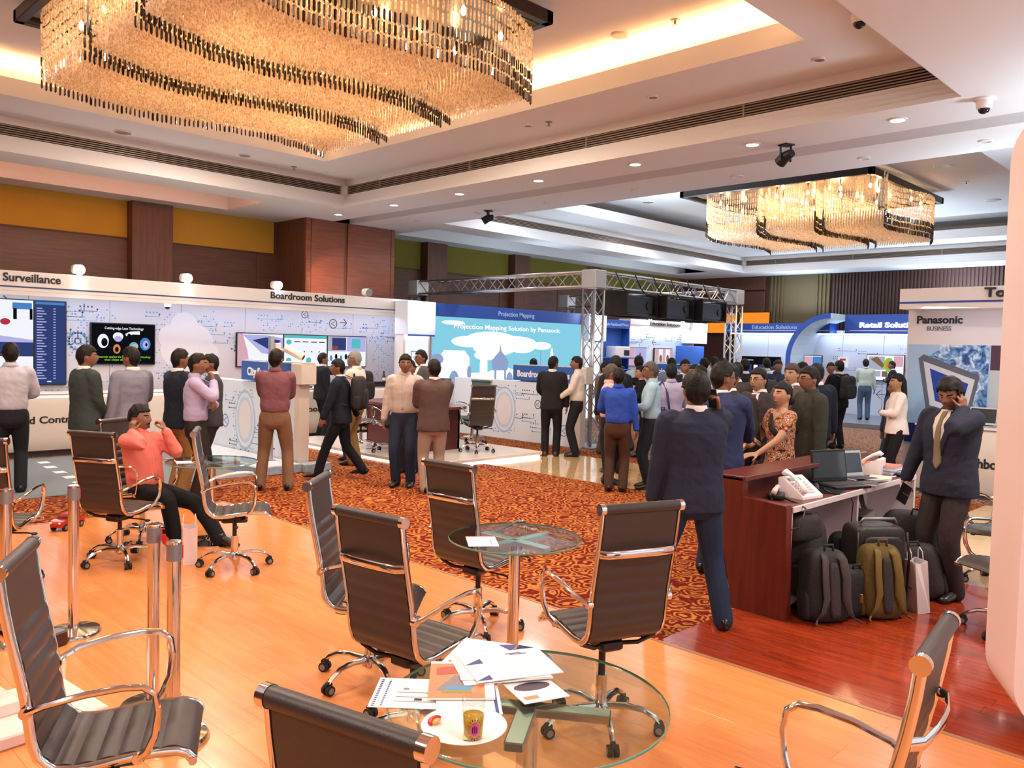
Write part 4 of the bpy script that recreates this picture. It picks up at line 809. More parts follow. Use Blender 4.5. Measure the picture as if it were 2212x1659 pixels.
# ---------------------------------------------------------------- round glass tables
def glass_table(x,y,r,label,cross=True,ang=0):
    t=empty('glass_table',(x,y,0),ang,label,'table')
    MB().lathe([(r-.004,.73),(r,.733),(r,.739),(r-.004,.742)],64).obj('glass_top',GLASS,t)
    MB().lathe([(r-.001,.731),(r+.0015,.733),(r+.0015,.739),(r-.001,.741)],64,cap=False).obj('glass_rim',mat('rim_green','6f9a86',.15),t)
    MB().cyl((0,0,.03),(0,0,.7),.034,20).obj('column',CHROME,t,auto=40)
    MB().lathe([(.24,0),(.24,.012),(.05,.03),(.034,.05)],32).obj('foot_disc',CHROME,t,auto=40)
    for k in range(4):
        a=PI/2*k; MB().bbox((.02,-.03,.7),(.26,.03,.728),.004).xf(Matrix.Rotation(a,4,'Z')).obj('support_arm',ALU,t)
    return t
glass_table(1.86,1.72,.44,'large round glass table with papers and a plate nearest the camera',ang=.6); glass_table(3.42,3.3,.39,'small round glass table with one leaflet at the carpet edge'); glass_table(3.4,7.15,.4,'round glass table by the seated man in pink')
# things on the near table
def sheet(x,y,z,rz,w,h,label,polys=(),name='leaflet',cat='paper',thick=.002,m=PAPER,tilt=0):
    t=empty(name,(x,y,z),R(rz),label,cat); t.rotation_euler.x=R(tilt)
    p=MB().box((-w/2,-h/2,0),(w/2,h/2,thick)).obj('sheet',m,t)
    if polys: decal(p,'print',(-w/2,-h/2,thick),(1,0,0),[([(u*w,v*h) for u,v in pp],mm) for pp,mm in polys],.0004,up=(0,1,0))
    return t
SB=mat('print_sky','4f8fc0',.5); SO=mat('print_orange','d9875a',.5); SR2=mat('print_red','b04a3a',.5); SG=mat('print_olive','8d8a3a',.5); GYP=mat('print_grey','8a8388',.6)
ZT0=.7425
form=[(rect(.03+.05*0,.03+.062*i,.03,.035),NAVYINK) for i in range(15)]+[(rect(.12,.05+.062*i,.02,.03),NAVYINK) for i in range(14)]+[(rect(.3,.6,.06,.05),GYP),(rect(.45,.25,.08,.06),INK),(rect(.25,.35,.5,.006),GYP),(rect(.25,.5,.5,.006),GYP),(rect(.25,.2,.5,.006),GYP)]
sheet(1.64,1.98,ZT0,-47,.30,.22,'white form with a dashed navy border, lowest on the near glass table',form)
sheet(1.735,1.865,ZT0+.004,-40,.2,.28,'white sheet with a blue edge tucked under the brochure',[(rect(.9,0,.05,1),NAVYINK),(rect(.2,.4,.4,.08),SR2)])
sheet(1.93,1.77,ZT0+.006,-20,.16,.22,'leaflet with a dark purple oval under the white pile',[(oval(.5,.5,.4,.14),mat('print_plum','3a2a4a',.5)),(rect(.1,.1,.3,.1),S_P if 0 else SO)])
sheet(1.79,1.955,ZT0+.009,-42,.21,.297,'colour brochure with orange and blue picture on top of the form',[(rect(0,0,1,.93),SO),([(.1,.2),(.5,.1),(.8,.4),(.4,.6)],GYP),(rect(.25,.2,.4,.1),SB),(rect(.2,.12,.45,.07),SG),([(.1,.6),(.5,.65),(.4,.85),(.1,.8)],SR2),(rect(.85,0,.15,1),PAPER)],thick=.006)
sheet(1.985,2.08,ZT0+.009,-62,.2,.28,'white leaflet behind the pile with faint navy corner text',[(rect(.1,.1,.25,.03),NAVYINK),(rect(.1,.16,.2,.02),NAVYINK),([(.7,.9),(1,.75),(1,1)],NAVYINK)])
for i,(dx,dy,a) in enumerate(((0,0,-30),(.015,.01,-37),(.03,-.012,-25))):
    pol=[([(0,.62),(.22,.62),(.22,.8)],NAVYINK),([(0,.04),(.18,.04),(.18,.2)],NAVYINK),(rect(.55,.86,.2,.02),NAVYINK),(rect(.6,.82,.2,.015),NAVYINK)] if i==2 else [(rect(.75,.86,.18,.02),NAVYINK)]
    sheet(1.945+dx,1.93+dy,ZT0+.016+.004*i,a,.3,.235,['white folder at the bottom of the bright pile','white folder in the middle of the bright pile','topmost white folder with navy triangles on the bright pile'][i],pol,'folder','folder',.003)
pt=empty('plate',(1.575,1.705,ZT0),0,'round white plate holding a juice glass and tomato slice','plate')
MB().lathe([(.06,0),(.075,.002),(.122,.014),(.125,.017),(.121,.0175),(.075,.006),(.0,.005)],40,cap=False).lathe([(0,.0),(.06,0)],40,cap=False).obj('dish',mat('porcelain','f6f1ec',.2),pt,True)
gl=empty('juice_glass',(1.548,1.638,ZT0+.006),0,'tumbler half full of orange juice with a pink starburst print','glass')
MB().lathe([(.0,0),(.026,0),(.027,.004),(.034,.118),(.0325,.118),(.0255,.008),(0,.007)],28,cap=False).obj('tumbler',CLEAR,gl,True)
MB().lathe([(0,.008),(.0253,.008),(.0292,.072),(0,.072)],28,cap=False).obj('juice',mat('orange_juice','ffb936',.25),gl,True)
cv=Vector((-.62,-.66,0)).normalized(); bdg=MB(); tn=Vector((-cv.y,cv.x,0))
def onglass(u,v,k=1.03):
    rr=(.0265+.0075*v/.118)*k; a=math.atan2(cv.y,cv.x)+.15+u/rr; return (rr*math.cos(a),rr*math.sin(a),v)
pk=[onglass(.014*math.cos(a),.04+.022*math.sin(a)) for a in np.linspace(0,2*PI,18,endpoint=False)]; bdg.add(pk,[tuple(range(18))],0)
for k in range(16):
    a=2*PI*k/16; u=.017*math.cos(a); v=.04+.027*math.sin(a); u2=.021*math.cos(a); v2=.04+.032*math.sin(a); bdg.add([onglass(u-.0015,v,1.04),onglass(u+.0015,v,1.04),onglass(u2+.001,v2,1.04),onglass(u2-.001,v2,1.04)],[(0,1,2,3)],1)
for k,x_ in enumerate((-.006,0,.006)): bdg.add([onglass(x_-.0015,.03,1.045),onglass(x_+.0015,.03,1.045),onglass(x_+.0015,.052-.004*abs(k-1),1.045),onglass(x_-.0015,.052-.004*abs(k-1),1.045)],[(0,1,2,3)],1)
bdg.obj('starburst_print',[mat('print_pink','e0559a',.5),mat('print_maroon','4a1020',.5)],gl)
tm=empty('tomato_slice',(1.535,1.775,ZT0+.008),.4,'red tomato wedge with pale flesh on the plate','food'); MB().tube([(.03*math.cos(a),.02*math.sin(a),.006) for a in np.linspace(.2,2.9,9)],[.003,.006,.008,.009,.009,.009,.008,.006,.003],8).obj('skin',mat('tomato_red','c22418',.25),tm,True); MB().ball((0,.006,.005),(.022,.012,.006),12).obj('flesh',mat('tomato_flesh','e2a05a',.3),tm,True)
nt_=empty('napkin',(1.57,1.66,ZT0+.008),.3,'crumpled cream napkin by the foot of the juice glass','napkin'); m_=MB().sellip((-.03,-.005,.008),(.025,.02,.008),.8,.9,14); m_.v=[(x+.004*noise.noise(Vector((x*90,y*90,z*90))),y,z+.005*noise.noise(Vector((x*70,y*80,3)))) for x,y,z in m_.v]; m_.obj('cloth',mat('napkin_cream','eddcb4',.7),nt_,True)
sheet(3.19,3.34,ZT0,52,.24,.17,'pale leaflet with a red edge on the small glass table',[(rect(.93,0,.07,1),mat('print_scarlet','c43a44',.5)),(rect(.1,.2,.5,.03),GYP)])
sheet(3.2,7.2,ZT0,-20,.2,.14,'pale leaflet lying on the far round table',[(rect(.1,.1,.6,.05),GYP)])
# ---------------------------------------------------------------- chrome queue posts
def post(x,y,label,belt=None,h=.93):
    t=empty('queue_post',(x,y,0),0,label,'queue post')
    MB().lathe([(.16,0),(.16,.012),(.15,.028),(.06,.045),(.03,.05)],36).obj('base',mat('post_base','cfc6b8',.12,.95),t,auto=40)
    MB().cyl((0,0,.045),(0,0,h-.09),.031,24).obj('tube',CHROME,t,auto=40)
    MB().cyl((0,0,h-.09),(0,0,h-.015),.034,24).obj('belt_head',GREYM,t,auto=40); MB().lathe([(.034,h-.015),(.034,h-.005),(.028,h)],24).obj('cap',CHROME,t,auto=40)
    if belt: MB().tube(belt,[(.026,.002)]*len(belt),6,up=(0,0,1)).obj('belt',BELT,t)
    MB().box((.030,-.012,h-.085),(.037,.012,h-.025)).obj('belt_slot',BELT,t)
    return t
post(1.7,5.44,'chrome queue post with a round base left of the black chair'); post(1.36,5.55,'chrome queue post at the left edge beside the large chair')
post(1.64,4.07,'chrome queue post with a red belt stub, left of the close pair',[(.03,-.03,.86),(.02,-.12,.855),(.0,-.2,.845)]); post(1.575,3.68,'chrome queue post with red belt head, right of the close pair')
lo_=empty('post_base',(1.52,5.28,0),.4,'dark square connector lying beside the queue post base','connector'); MB().bbox((-.09,-.05,0),(.09,.05,.09),.01).obj('body',mat('connector_dark','3a221c',.3),lo_); MB().bbox((-.07,.0,.09),(.02,.05,.12),.006).obj('clip',CHROME,lo_)
# low white boxes bottom left
boxy('display_plinth',(.7,4.08,0),(1.42,4.62,.06),mat('plinth_pink','ecd3ca',.5),'low white plinth on the floor behind the large left chair','plinth',(('upper_step',(-.2,-.05,.06),(.05,.2,.12),mat('plinth_pink','ecd3ca',.5)),),rz=.1)
bk=empty('cable_box',(.85,4.4,.06),.2,'brown box with a black foot behind the large left chair','box'); MB().bbox((-.1,-.09,.05),(.1,.09,.3),.01).obj('body',mat('box_brown','4a2a20',.5),bk); MB().bbox((-.07,-.07,0),(.07,.07,.05),.01).obj('foot',BLACK,bk)
# red toy car
car=empty('toy_car',(2.6,8.5,0),R(215),'red model car on the carpet edge by the chrome posts','toy car')
sec=[(-.17,.035,.075,.055),(-.165,.04,.095,.065),(-.1,.035,.11,.07),(-.06,.035,.145,.066),(.03,.035,.145,.066),(.075,.035,.105,.07),(.15,.035,.095,.066),(.17,.045,.08,.05)]
M_=MB(); vs=[]; 
for x,z0,z1,w in sec:
    zm=min(z1,.1); top=w if z1<.12 else w*.72
    vs+=[(x,-w,z0),(x,w,z0),(x,w,zm*.9),(x,top,z1),(x,-top,z1),(x,-w,zm*.9)]
fs=[(5,4,3,2,1,0),tuple(range(42,48))]
for i in range(7):
    for j in range(6): fs.append((i*6+j,i*6+(j+1)%6,i*6+6+(j+1)%6,i*6+6+j))
M_.add(vs,fs).obj('body',REDM,car)
MB().box((-.052,-.0605,.108),(.03,.0605,.136)).obj('side_windows',mat('car_glass','1a2026',.1),car); MB().add([(.036,-.045,.138),(.036,.045,.138),(.072,.055,.11),(.072,-.055,.11)],[(0,3,2,1)]).obj('windscreen',mat('car_glass','1a2026',.1),car)
for x in (-.105,.105):
    for s in (-1,1): w=MB().cyl((x,s*.05,.032),(x,s*.074,.032),.032,18).obj('wheel',RUBBER,car); MB().cyl((x,s*.074,.032),(x,s*.0755,.032),.02,12).obj('hub_cap',GREYM,w)
for s in (-1,1): MB().ball((.163,s*.045,.08),(.012,.014,.01),8).obj('headlamp',PAPER,car)
# paper bags
def paper_bag(x,y,rz,w,d,h,label,m=PAPER,lean=0,marks=()):
    t=empty('paper_bag',(x,y,0),R(rz),label,'bag'); t.rotation_euler=(0,R(lean),R(rz)); M=MB()
    a,b=d/2,w/2; q=.4
    v=[(-a,-b,0),(a,-b,0),(a,b,0),(-a,b,0),(-a,-b,h),(a,-b,h),(a,b,h),(-a,b,h),(0,-b+.015,h*.95),(0,b-.015,h*.95)]
    M.add(v,[(3,2,1,0),(0,1,5,8,4),(1,2,6,5),(2,3,7,9,6),(3,0,4,7)]); o=M.obj('bag_body',m,t)
    sd=o.modifiers.new('thick','SOLIDIFY'); sd.thickness=.003
    for s in (-1,1):
        MB().tube([(s*a*.9,-w*.2,h),(s*a*.9,-w*.17,h+.06),(s*a*.8,0,h+.09),(s*a*.9,w*.17,h+.06),(s*a*.9,w*.2,h)],.003,6).obj('handle',PAPER,t)
    if marks: decal(o,'bag_print',(-a-.001,b,0),(0,-1,0),marks,.001)
    return t
bp_=mat('bag_pinkish','f0dcd8',.6)
paper_bag(2.95,6.6,-20,.2,.11,.31,'pinkish white paper bag with faint lettering beside the side-on chair',bp_,marks=[(rect(.04,.17,.05,.012),GYP),(rect(.11,.172,.05,.009),GYP)])
paper_bag(6.33,2.0,-35,.14,.1,.38,'white paper bag leaning by the suitcase and the phoning man',mat('bag_white','e6e0e2',.6),lean=-6,marks=[(rect(.04,.17,.05,.012),GYP)])
# ---------------------------------------------------------------- reception desk
dk=empty('reception_desk',(6.6,2.75,0),0,'mahogany reception desk with white open shelves full of bags','desk')
MB().prism([(2.54,0),(2.95,0),(3.14,.95),(2.9,.95),(2.9,.82),(2.57,.80),(2.56,.78)],0,5.34,5.42).obj('end_panel',MAHOGV,dk).location=(-6.6,-2.75,0)
DW=mat('desk_white','d9cdd0',.4)
def dpart(n_,lo,hi,m,r=.004):
    o=MB().bbox(lo,hi,r).obj(n_,m,dk); o.location=(-6.6,-2.75,0); return o
dpart('desktop',(5.42,2.56,.755),(7.86,3.0,.79),MAHOG); dpart('desktop_edge',(5.42,2.545,.745),(7.86,2.56,.79),DW)
dpart('front_panel',(5.42,2.98,0),(7.86,3.02,.95),MAHOG); dpart('counter_shelf',(5.34,2.88,.93),(7.3,3.16,.965),MAHOG); dpart('counter_end',(7.27,2.9,.79),(7.3,3.14,.93),MAHOG)
dpart('end_lining',(5.42,2.56,0),(5.44,2.98,.755),DW); dpart('divider',(6.62,2.58,0),(6.65,2.98,.755),DW); dpart('right_side',(7.83,2.55,0),(7.86,2.98,.755),DW); dpart('inner_shelf',(5.44,2.6,.06),(7.83,2.98,.08),DW); dpart('back_lining',(5.44,2.965,0),(7.83,2.98,.755),DW)
ZD=.791
def phone(x,y,rz,label,m):
    t=empty('desk_phone',(x,y,ZD),R(rz),label,'telephone'); dkk=mat('phone_key','cfcacc',.5); a=R(32)     # low edge towards local +x
    MB().prism([(-.10,0),(.115,0),(.115,.02),(-.07,.145),(-.10,.14)],1,-.115,.13).obj('body',m,t,auto=20)
    sl=Matrix.Translation((.022,0,.085))@Matrix.Rotation(math.atan2(.125,.185),4,'Y')
    km=MB().bbox((-.009,-.008,0),(.009,.008,.008),.002).mesh('key'); km.materials.append(dkk)
    for i in range(5):
        for j in range(7):
            o=D.objects.new('key',km); COL.objects.link(o); o.parent=t; o.matrix_basis=sl@Matrix.Translation((-.03+.026*i,-.09+.026*j,.0))
    MB().box((-.085,-.08,0),(-.055,.06,.005)).xf(sl).obj('display',mat('phone_display','8a948a',.2),t)
    hs=MB().tube([(-.105,-.085,.012),(-.1,-.085,.036),(-.04,-.085,.05),(.04,-.085,.05),(.1,-.085,.036),(.105,-.085,.012)],[(.02,.024),(.024,.027),(.014,.02),(.014,.02),(.024,.027),(.02,.024)],10).xf(sl@Matrix.Translation((-.02,.0,.0))).obj('handset',m,t,True)
    return t
PHW=mat('phone_white','efe6e8',.35)
phone(5.86,2.72,-100,'white desk phone with a keypad nearest on the desk',PHW); phone(7.56,2.84,100,'white desk phone seen from behind beyond the laptops',PHW)
t=empty('desk_phone',(5.62,2.78,ZD),R(20),'black handset phone with a curled cord hanging over the desk end','telephone'); MB().sellip((0,0,.025),(.075,.06,.025),.5,.5,18).obj('base',BLACK,t,True); MB().tube([(-.1,.01,.05),(-.08,.0,.075),(0,0,.08),(.08,0,.075),(.1,.01,.05)],[(.022,.02),(.02,.02),(.013,.016),(.02,.02),(.022,.02)],10).obj('handset',mat('handset_pinkish','d9c3bb',.4),t,True)
MB().tube([(-.02,-.03,.02),(-.1,-.16,.0),(-.17,-.22,-.02),(-.24,-.2,-.14),(-.27,-.12,-.17),(-.25,-.05,-.08),(-.2,.0,-.01),(-.1,.02,.02)],.007,8).obj('cord',BLACK,t,True)
laptop(6.6,2.7,ZD,R(66),'black laptop opened wide on the desk with its screen towards us',.36,.26,100,mat('display_slate','3f474d',.12))
laptop(7.05,2.72,ZD,R(70),'silver framed screen laptop behind the black laptop',.3,.22,104,mat('display_navy','333848',.12),mat('laptop_silver','b9bcc0',.4,.5))
def book(x,y,z,rz,w,d,h,m,label,cover=None,grp=None,name='notebook',cat='book'):
    t=empty(name,(x,y,z),R(rz),label,cat,grp); MB().box((-w/2,-d/2,.002),(w/2,d/2,h-.002)).obj('pages',PAPER,t); MB().bbox((-w/2-.003,-d/2-.003,h-.003),(w/2+.003,d/2+.003,h),.001).bbox((-w/2-.003,-d/2-.003,0),(w/2+.003,d/2+.003,.003),.001).obj('cover',m,t); return t
book(6.9,2.62,ZD+.0,20,.22,.16,.022,mat('notebook_black','26221f',.5),'black zipped organiser at the desk edge'); book(7.3,2.66,ZD,15,.22,.17,.016,mat('notebook_cream','d8c8b0',.6),'open cream notebook on the desk before the silver laptop')
sp=empty('stapler',(6.2,2.74,ZD),R(30),'black stapler and cable tangle between the phone and the laptop','stapler'); MB().bbox((-.09,-.02,0),(.09,.02,.015),.004).obj('base',BLACK,sp); MB().tube([(-.09,0,.02),(-.05,0,.05),(.04,0,.045),(.09,0,.03)],[(.012,.018)]*4,8).obj('arm',BLACK,sp,True); MB().tube([(.05,.03,.01),(.15,.08,.01),(.2,-.02,.01),(.1,-.08,.01),(.0,-.06,.012),(-.1,-.1,.01)],.006,6).obj('cable',BLACK,sp,True)
fo=empty('black_folder',(6.32,2.67,ZD),R(14),'flat glossy black folder at the desk edge by the white phone','folder'); MB().bbox((-.17,-.09,0),(.17,.09,.008),.002).obj('cover',mat('folder_gloss','151a19',.12),fo)
ms=empty('computer_mouse',(7.62,2.62,ZD),R(10),'black computer mouse at the right end of the desk','mouse'); MB().sellip((0,0,.015),(.05,.03,.018),.8,.8,18).obj('body',BLACK,ms,True); MB().box((-.045,-.004,.03),(-.01,.004,.034)).obj('wheel',GREYM,ms)
pn=empty('pen',(7.48,2.62,ZD),R(-10),'white pen lying beside the open notebook','pen'); MB().cyl((-.06,0,.006),(.05,0,.006),.005,8).obj('barrel',PAPER,pn); MB().cyl((.05,0,.006),(.066,0,.006),.005,8,0,.001).obj('tip',GREYM,pn)
for i in range(6): book(7.7+.004*(i%2),2.8+.003*(i%3),ZD+.013*i,4*((i%3)-1)+90*0,.24,.3,.0125,[mat('cover_orange','d9623a',.5),mat('cover_bluish','8fa3bb',.5),mat('cover_white','e6e2e2',.5)][0 if i==5 else 1+i%2],['lowest white brochure of the desk stack','second brochure from the bottom of the desk stack','third brochure from the bottom of the desk stack','third brochure from the top of the desk stack','brochure just under the orange one in the desk stack','orange topped brochure on top of the desk stack'][i],'','brochures stacked on the desk','brochure','brochure')
pc=empty('computer_tower',(7.05,2.75,.08),R(8),'grey steel computer tower standing in the right desk bay','computer'); MB().bbox((-.2,-.1,0),(.2,.1,.44),.006).obj('case',mat('steel_case','85888a',.35,.5),pc); MB().bbox((-.21,-.1,0),(-.2,.1,.44),.004).obj('front_bezel',BLACK,pc)
for k in range(3): MB().box((-.214,-.085,.28+.045*k),(-.21,.085,.315+.045*k)).obj('drive_bay',mat('drive_grey','3c3f44',.4),pc)
cbm=MB()
for k in range(8): 
    r_=random.Random(k); cbm.tube([(7.45+.05*k*.5,2.95,.7),(7.4+.1*r_.random(),2.85,.5),(7.5+.1*r_.random(),2.8,.3),(7.45+.15*r_.random(),2.75,.1)],.006,6,k%2)
o=cbm.obj('cable_bundle',[BLACK,mat('cable_red_brown','5a2a22',.5)],None,True); tag(o,'tangle of black and brown cables in the right desk bay','cables')
o=MB().tube([(6.42,2.58,.79),(6.43,2.54,.7),(6.46,2.56,.55),(6.52,2.57,.42),(6.54,2.6,.1)],.004,6).obj('power_cable',DARK,None,True); tag(o,'thin dark cable hanging down the white desk divider','cable')
# ---------------------------------------------------------------- bags
BG=mat('bag_black','1d1c1e',.75,bump=.25,bscale=40); BG2=mat('bag_charcoal','302a2c',.8,bump=.25,bscale=40); OLV=mat('bag_olive','5a4a1c',.8,bump=.25,bscale=40); STR=mat('strap_brown','3d3434',.8); BUC=mat('buckle','9a7a4a',.3,.6)
def backpack(x,y,z,rz,w,d,h,m,label,tilt=0,straps=True,sm=STR,roll=0):
    t=empty('backpack',(x,y,z),0,label,'backpack'); t.rotation_euler=(R(roll),R(tilt),R(rz))     # straps face -x
    B=MB().sellip((0,0,h*.5),(d*.5,w*.5,h*.5),.45,.55,28); B.v=[(a,b*(1-.22*max(0,c/h-.55)),c) for a,b,c in B.v]; B.v=[(a+.01*noise.noise(Vector((a*9,b*9,c*7+x))),b+.012*noise.noise(Vector((a*8+5,b*9,c*6))),max(0,c+.006*noise.noise(Vector((b*8,a*8,c*9))))) for a,b,c in B.v]
    B.obj('main_compartment',m,t,True)
    MB().sellip((d*.45,0,h*.34),(d*.2,w*.4,h*.3),.5,.5,20).obj('front_pocket',m,t,True)
    for s in (-1,1): MB().sellip((0,s*w*.48,h*.24),(d*.28,w*.06,h*.2),.5,.5,14).obj('side_pocket',m,t,True)
    if straps:
        for s in (-1,1): 
            st_=MB().tube([(-d*.40,s*w*.16,h*.93),(-d*.56,s*w*.2,h*.86),(-d*.62,s*w*.24,h*.6),(-d*.6,s*w*.22,h*.35),(-d*.56,s*w*.3,h*.16),(-d*.5,s*w*.42,h*.06)],[(.008,w*.09)]*4+[(.006,w*.06),(.004,.012)],8,up=(1,0,0)).obj('shoulder_strap',sm,t,True)
            MB().tube([(-d*.5,s*w*.42,h*.06),(-d*.62,s*w*.5,.012),(-d*.7,s*w*.5,.006)],.007,6).obj('strap_end',sm,t,True)
        MB().sellip((-d*.5,0,h*.45),(d*.08,w*.12,h*.38),.5,.5,14).obj('back_pad',BG2,t,True)
    MB().tube([(-d*.3,-w*.1,h*.97),(-d*.32,-w*.09,h*1.06),(-d*.32,w*.09,h*1.06),(-d*.3,w*.1,h*.97)],.009,8).obj('top_handle',m,t,True)
    MB().tube([(d*.1,-w*.42,h*.6),(d*.12,-w*.3,h*.93),(d*.1,0,h*1.0),(d*.12,w*.3,h*.93),(d*.1,w*.42,h*.6)],.006,6).obj('zip',DARK,t,True)
    return t
backpack(5.58,2.36,0,58,.34,.24,.50,BG,'large black backpack with brown shoulder straps standing at the desk end',tilt=8)
backpack(5.95,2.12,0,52,.32,.2,.52,OLV,'olive green backpack with a loop handle leaning on the suitcase',tilt=9,sm=mat('strap_olive','6a5622',.8))
backpack(5.83,2.3,0,60,.28,.2,.36,BG,'small black bag with a brown buckle between the two backpacks',straps=False)
backpack(5.85,2.62,.081,95,.34,.26,.56,BG2,'dark rucksack squeezed upright inside the left desk bay',straps=False,tilt=4)
backpack(6.25,2.5,.0,40,.3,.24,.5,BG,'black rucksack with white tag in front of the desk divider',straps=False)
backpack(5.72,2.63,.50,70,.32,.2,.2,BG2,'charcoal shoulder bag lying on top of the rucksack in the desk bay',straps=False)
backpack(7.0,2.33,.0,30,.5,.34,.6,BG,'bulky black camera rucksack heaped behind the suitcase',straps=False,roll=6)
backpack(6.72,2.1,.0,20,.36,.26,.42,BG2,'dark grey holdall slumped beside the phoning man',straps=False,roll=-10)
su=empty('suitcase',(6.17,2.28,0),R(52),'black wheeled suitcase with a padded handle behind the olive backpack','suitcase')
MB().sellip((0,0,.32),(.12,.2,.3),.25,.25,28).obj('shell',mat('suitcase_black','221e1c',.5,bump=.15,bscale=60),su,True); MB().tube([(-.05,-.14,.63),(-.06,-.12,.665),(-.06,.12,.665),(-.05,.14,.63)],[(.012,.018)]*4,8).obj('carry_handle',GREYM,su,True); MB().sellip((-.125,0,.35),(.02,.15,.2),.3,.3,18).obj('front_pocket',mat('suitcase_black','221e1c',.5),su,True)
for s in (-1,1): MB().cyl((.08,s*.15,.03),(.08,s*.19,.03),.03,14).obj('wheel',RUBBER,su)
MB().tube([(-.14,-.19,.05),(-.14,-.2,.4),(-.12,-.19,.58)],.008,6).tube([(-.14,.19,.05),(-.14,.2,.4),(-.12,.19,.58)],.008,6).obj('corner_piping',DARK,su,True)
bu=MB().bbox((5.725,2.17,.14),(5.74,2.19,.2),.003).obj('bag_buckle',BUC); tag(bu,'small brown buckle hanging on the small black bag','buckle')
# ---------------------------------------------------------------- people
SKIN={'a':mat('skin_tan','8a5f49',.5,bump=.05,bscale=90),'b':mat('skin_brown','684534',.5,bump=.05,bscale=90),'c':mat('skin_light','b08468',.5,bump=.05,bscale=90),'d':mat('skin_dark','463026',.5,bump=.05,bscale=90)}
HAIR=mat('hair_black','15100e',.55,bump=.3,bscale=75,spec=.25); HAIRG=mat('hair_grey','4a443f',.5,bump=.5,bscale=160)
EYEW=mat('eye_white','d8d2ca',.25); IRIS=mat('iris','1d120c',.2); BROW=mat('brow','1a1210',.8); SHOE=mat('shoe_leather','1c1513',.3); SHOEB=mat('shoe_brown','5a3420',.35); LIPM=mat('lips','7a4034',.5); LIPR=mat('lips_rose','9a4650',.4); TEETH=mat('teeth','e8e2d8',.3); GOLDM=mat('spectacle_frame','2a2622',.3,.5)
def cloth(hexc,rough=.8):
    return mat('cloth_'+hexc,hexc,rough,bump=.35,bscale=14,spec=.25)
class Field:   # closed shells, joined to one skin by a voxel remesh
    def __init__(s): s.M=MB()
    def skin(s,v,smooth=2,name='m'):
        me=s.M.mesh('tmp'); o=D.objects.new('tmp',me); COL.objects.link(o)
        r=o.modifiers.new('r','REMESH'); r.mode='VOXEL'; r.voxel_size=v; r.use_smooth_shade=True
        if smooth: c=o.modifiers.new('s','SMOOTH'); c.factor=.5; c.iterations=smooth
        dg=bpy.context.evaluated_depsgraph_get(); out=D.meshes.new_from_object(o.evaluated_get(dg)); D.objects.remove(o); D.meshes.remove(me); out.name=name
        return out
def rings(M,rs,n=24,e=.85):     # rs: (centre, rx, ry, rot matrix or None); superelliptic loft
    vs=[];fs=[]
    pw=lambda a: math.copysign(abs(a)**e,a)
    for c,rx,ry,rot in rs:
        for j in range(n):
            a=2*PI*j/n; p=Vector((rx*pw(math.cos(a)),ry*pw(math.sin(a)),0)); vs.append(Vector(c)+(rot@p if rot else p))
    k=len(rs)
    for i in range(k-1):
        for j in range(n): fs.append((i*n+j,i*n+(j+1)%n,(i+1)*n+(j+1)%n,(i+1)*n+j))
    fs+=[tuple(range(n-1,-1,-1)),tuple(range((k-1)*n,k*n))]; M.add(vs,fs)
def limb(M,pts,rad,n=12): # smooth polyline with many stations
    P=[Vector(p) for p in pts]; q=[];r=[]
    for i in range(len(P)-1):
        for k in range(5):
            t=k/5; q.append(P[i].lerp(P[i+1],t)); r.append(rad[i]+(rad[i+1]-rad[i])*t)
    q.append(P[-1]); r.append(rad[-1])
    for _ in range(2):
        q=[q[0]]+[(q[i-1]+q[i]*2+q[i+1])/4 for i in range(1,len(q)-1)]+[q[-1]]
    M.tube(q,r,n); M.ball(q[0],r[0]*.98,n); M.ball(q[-1],r[-1]*.98,n)
def ik(a,b,l1,l2,hint):
    d=b-a; L=d.length
    if L>(l1+l2)*.999: b=a+d*((l1+l2)*.999/L); d=b-a; L=d.length
    t=(l1*l1-l2*l2+L*L)/(2*L); h=math.sqrt(max(0,l1*l1-t*t)); u=d/L; w=hint-u*hint.dot(u)
    if w.length<1e-4: w=Vector((0,0,1))
    return a+u*t+w.normalized()*h,b
def extract(me,pred,off,name,m,parent,thick=True):   # lift a region of a skin off as its own thin garment piece
    n=len(me.vertices); co=np.empty(n*3); me.vertices.foreach_get('co',co); co=co.reshape(-1,3); no=np.empty(n*3); me.vertices.foreach_get('normal',no); no=no.reshape(-1,3)
    k=pred(co,no); off_=off(co) if callable(off) else off
    fs=[tuple(p.vertices) for p in me.polygons if all(k[v] for v in p.vertices)]
    if not fs: return None
    used=sorted({v for f in fs for v in f}); ix={v:i for i,v in enumerate(used)}; out=co[used]+no[used]*(off_[used][:,None] if callable(off) else off)
    vs=[tuple(p) for p in out]; F=[tuple(ix[v] for v in f) for f in fs]; nb=len(vs)
    if thick:
        from collections import Counter
        ed=Counter(); 
        for f in F:
            for a,b in zip(f,f[1:]+f[:1]): ed[(a,b)]+=1
        bd=[e for e in ed if (e[1],e[0]) not in ed]; bv=sorted({v for e in bd for v in e}); im={v:nb+i for i,v in enumerate(bv)}
        vs+=[tuple(co[used[v]]-no[used[v]]*.004) for v in bv]; F+=[(b,a,im[a],im[b]) for a,b in bd]
    me2=D.meshes.new(name); me2.from_pydata(vs,[],F); me2.update(); me2.polygons.foreach_set('use_smooth',[True]*len(F)); me2.materials.append(m)
    o=D.objects.new(name,me2); COL.objects.link(o); o.parent=parent; return o
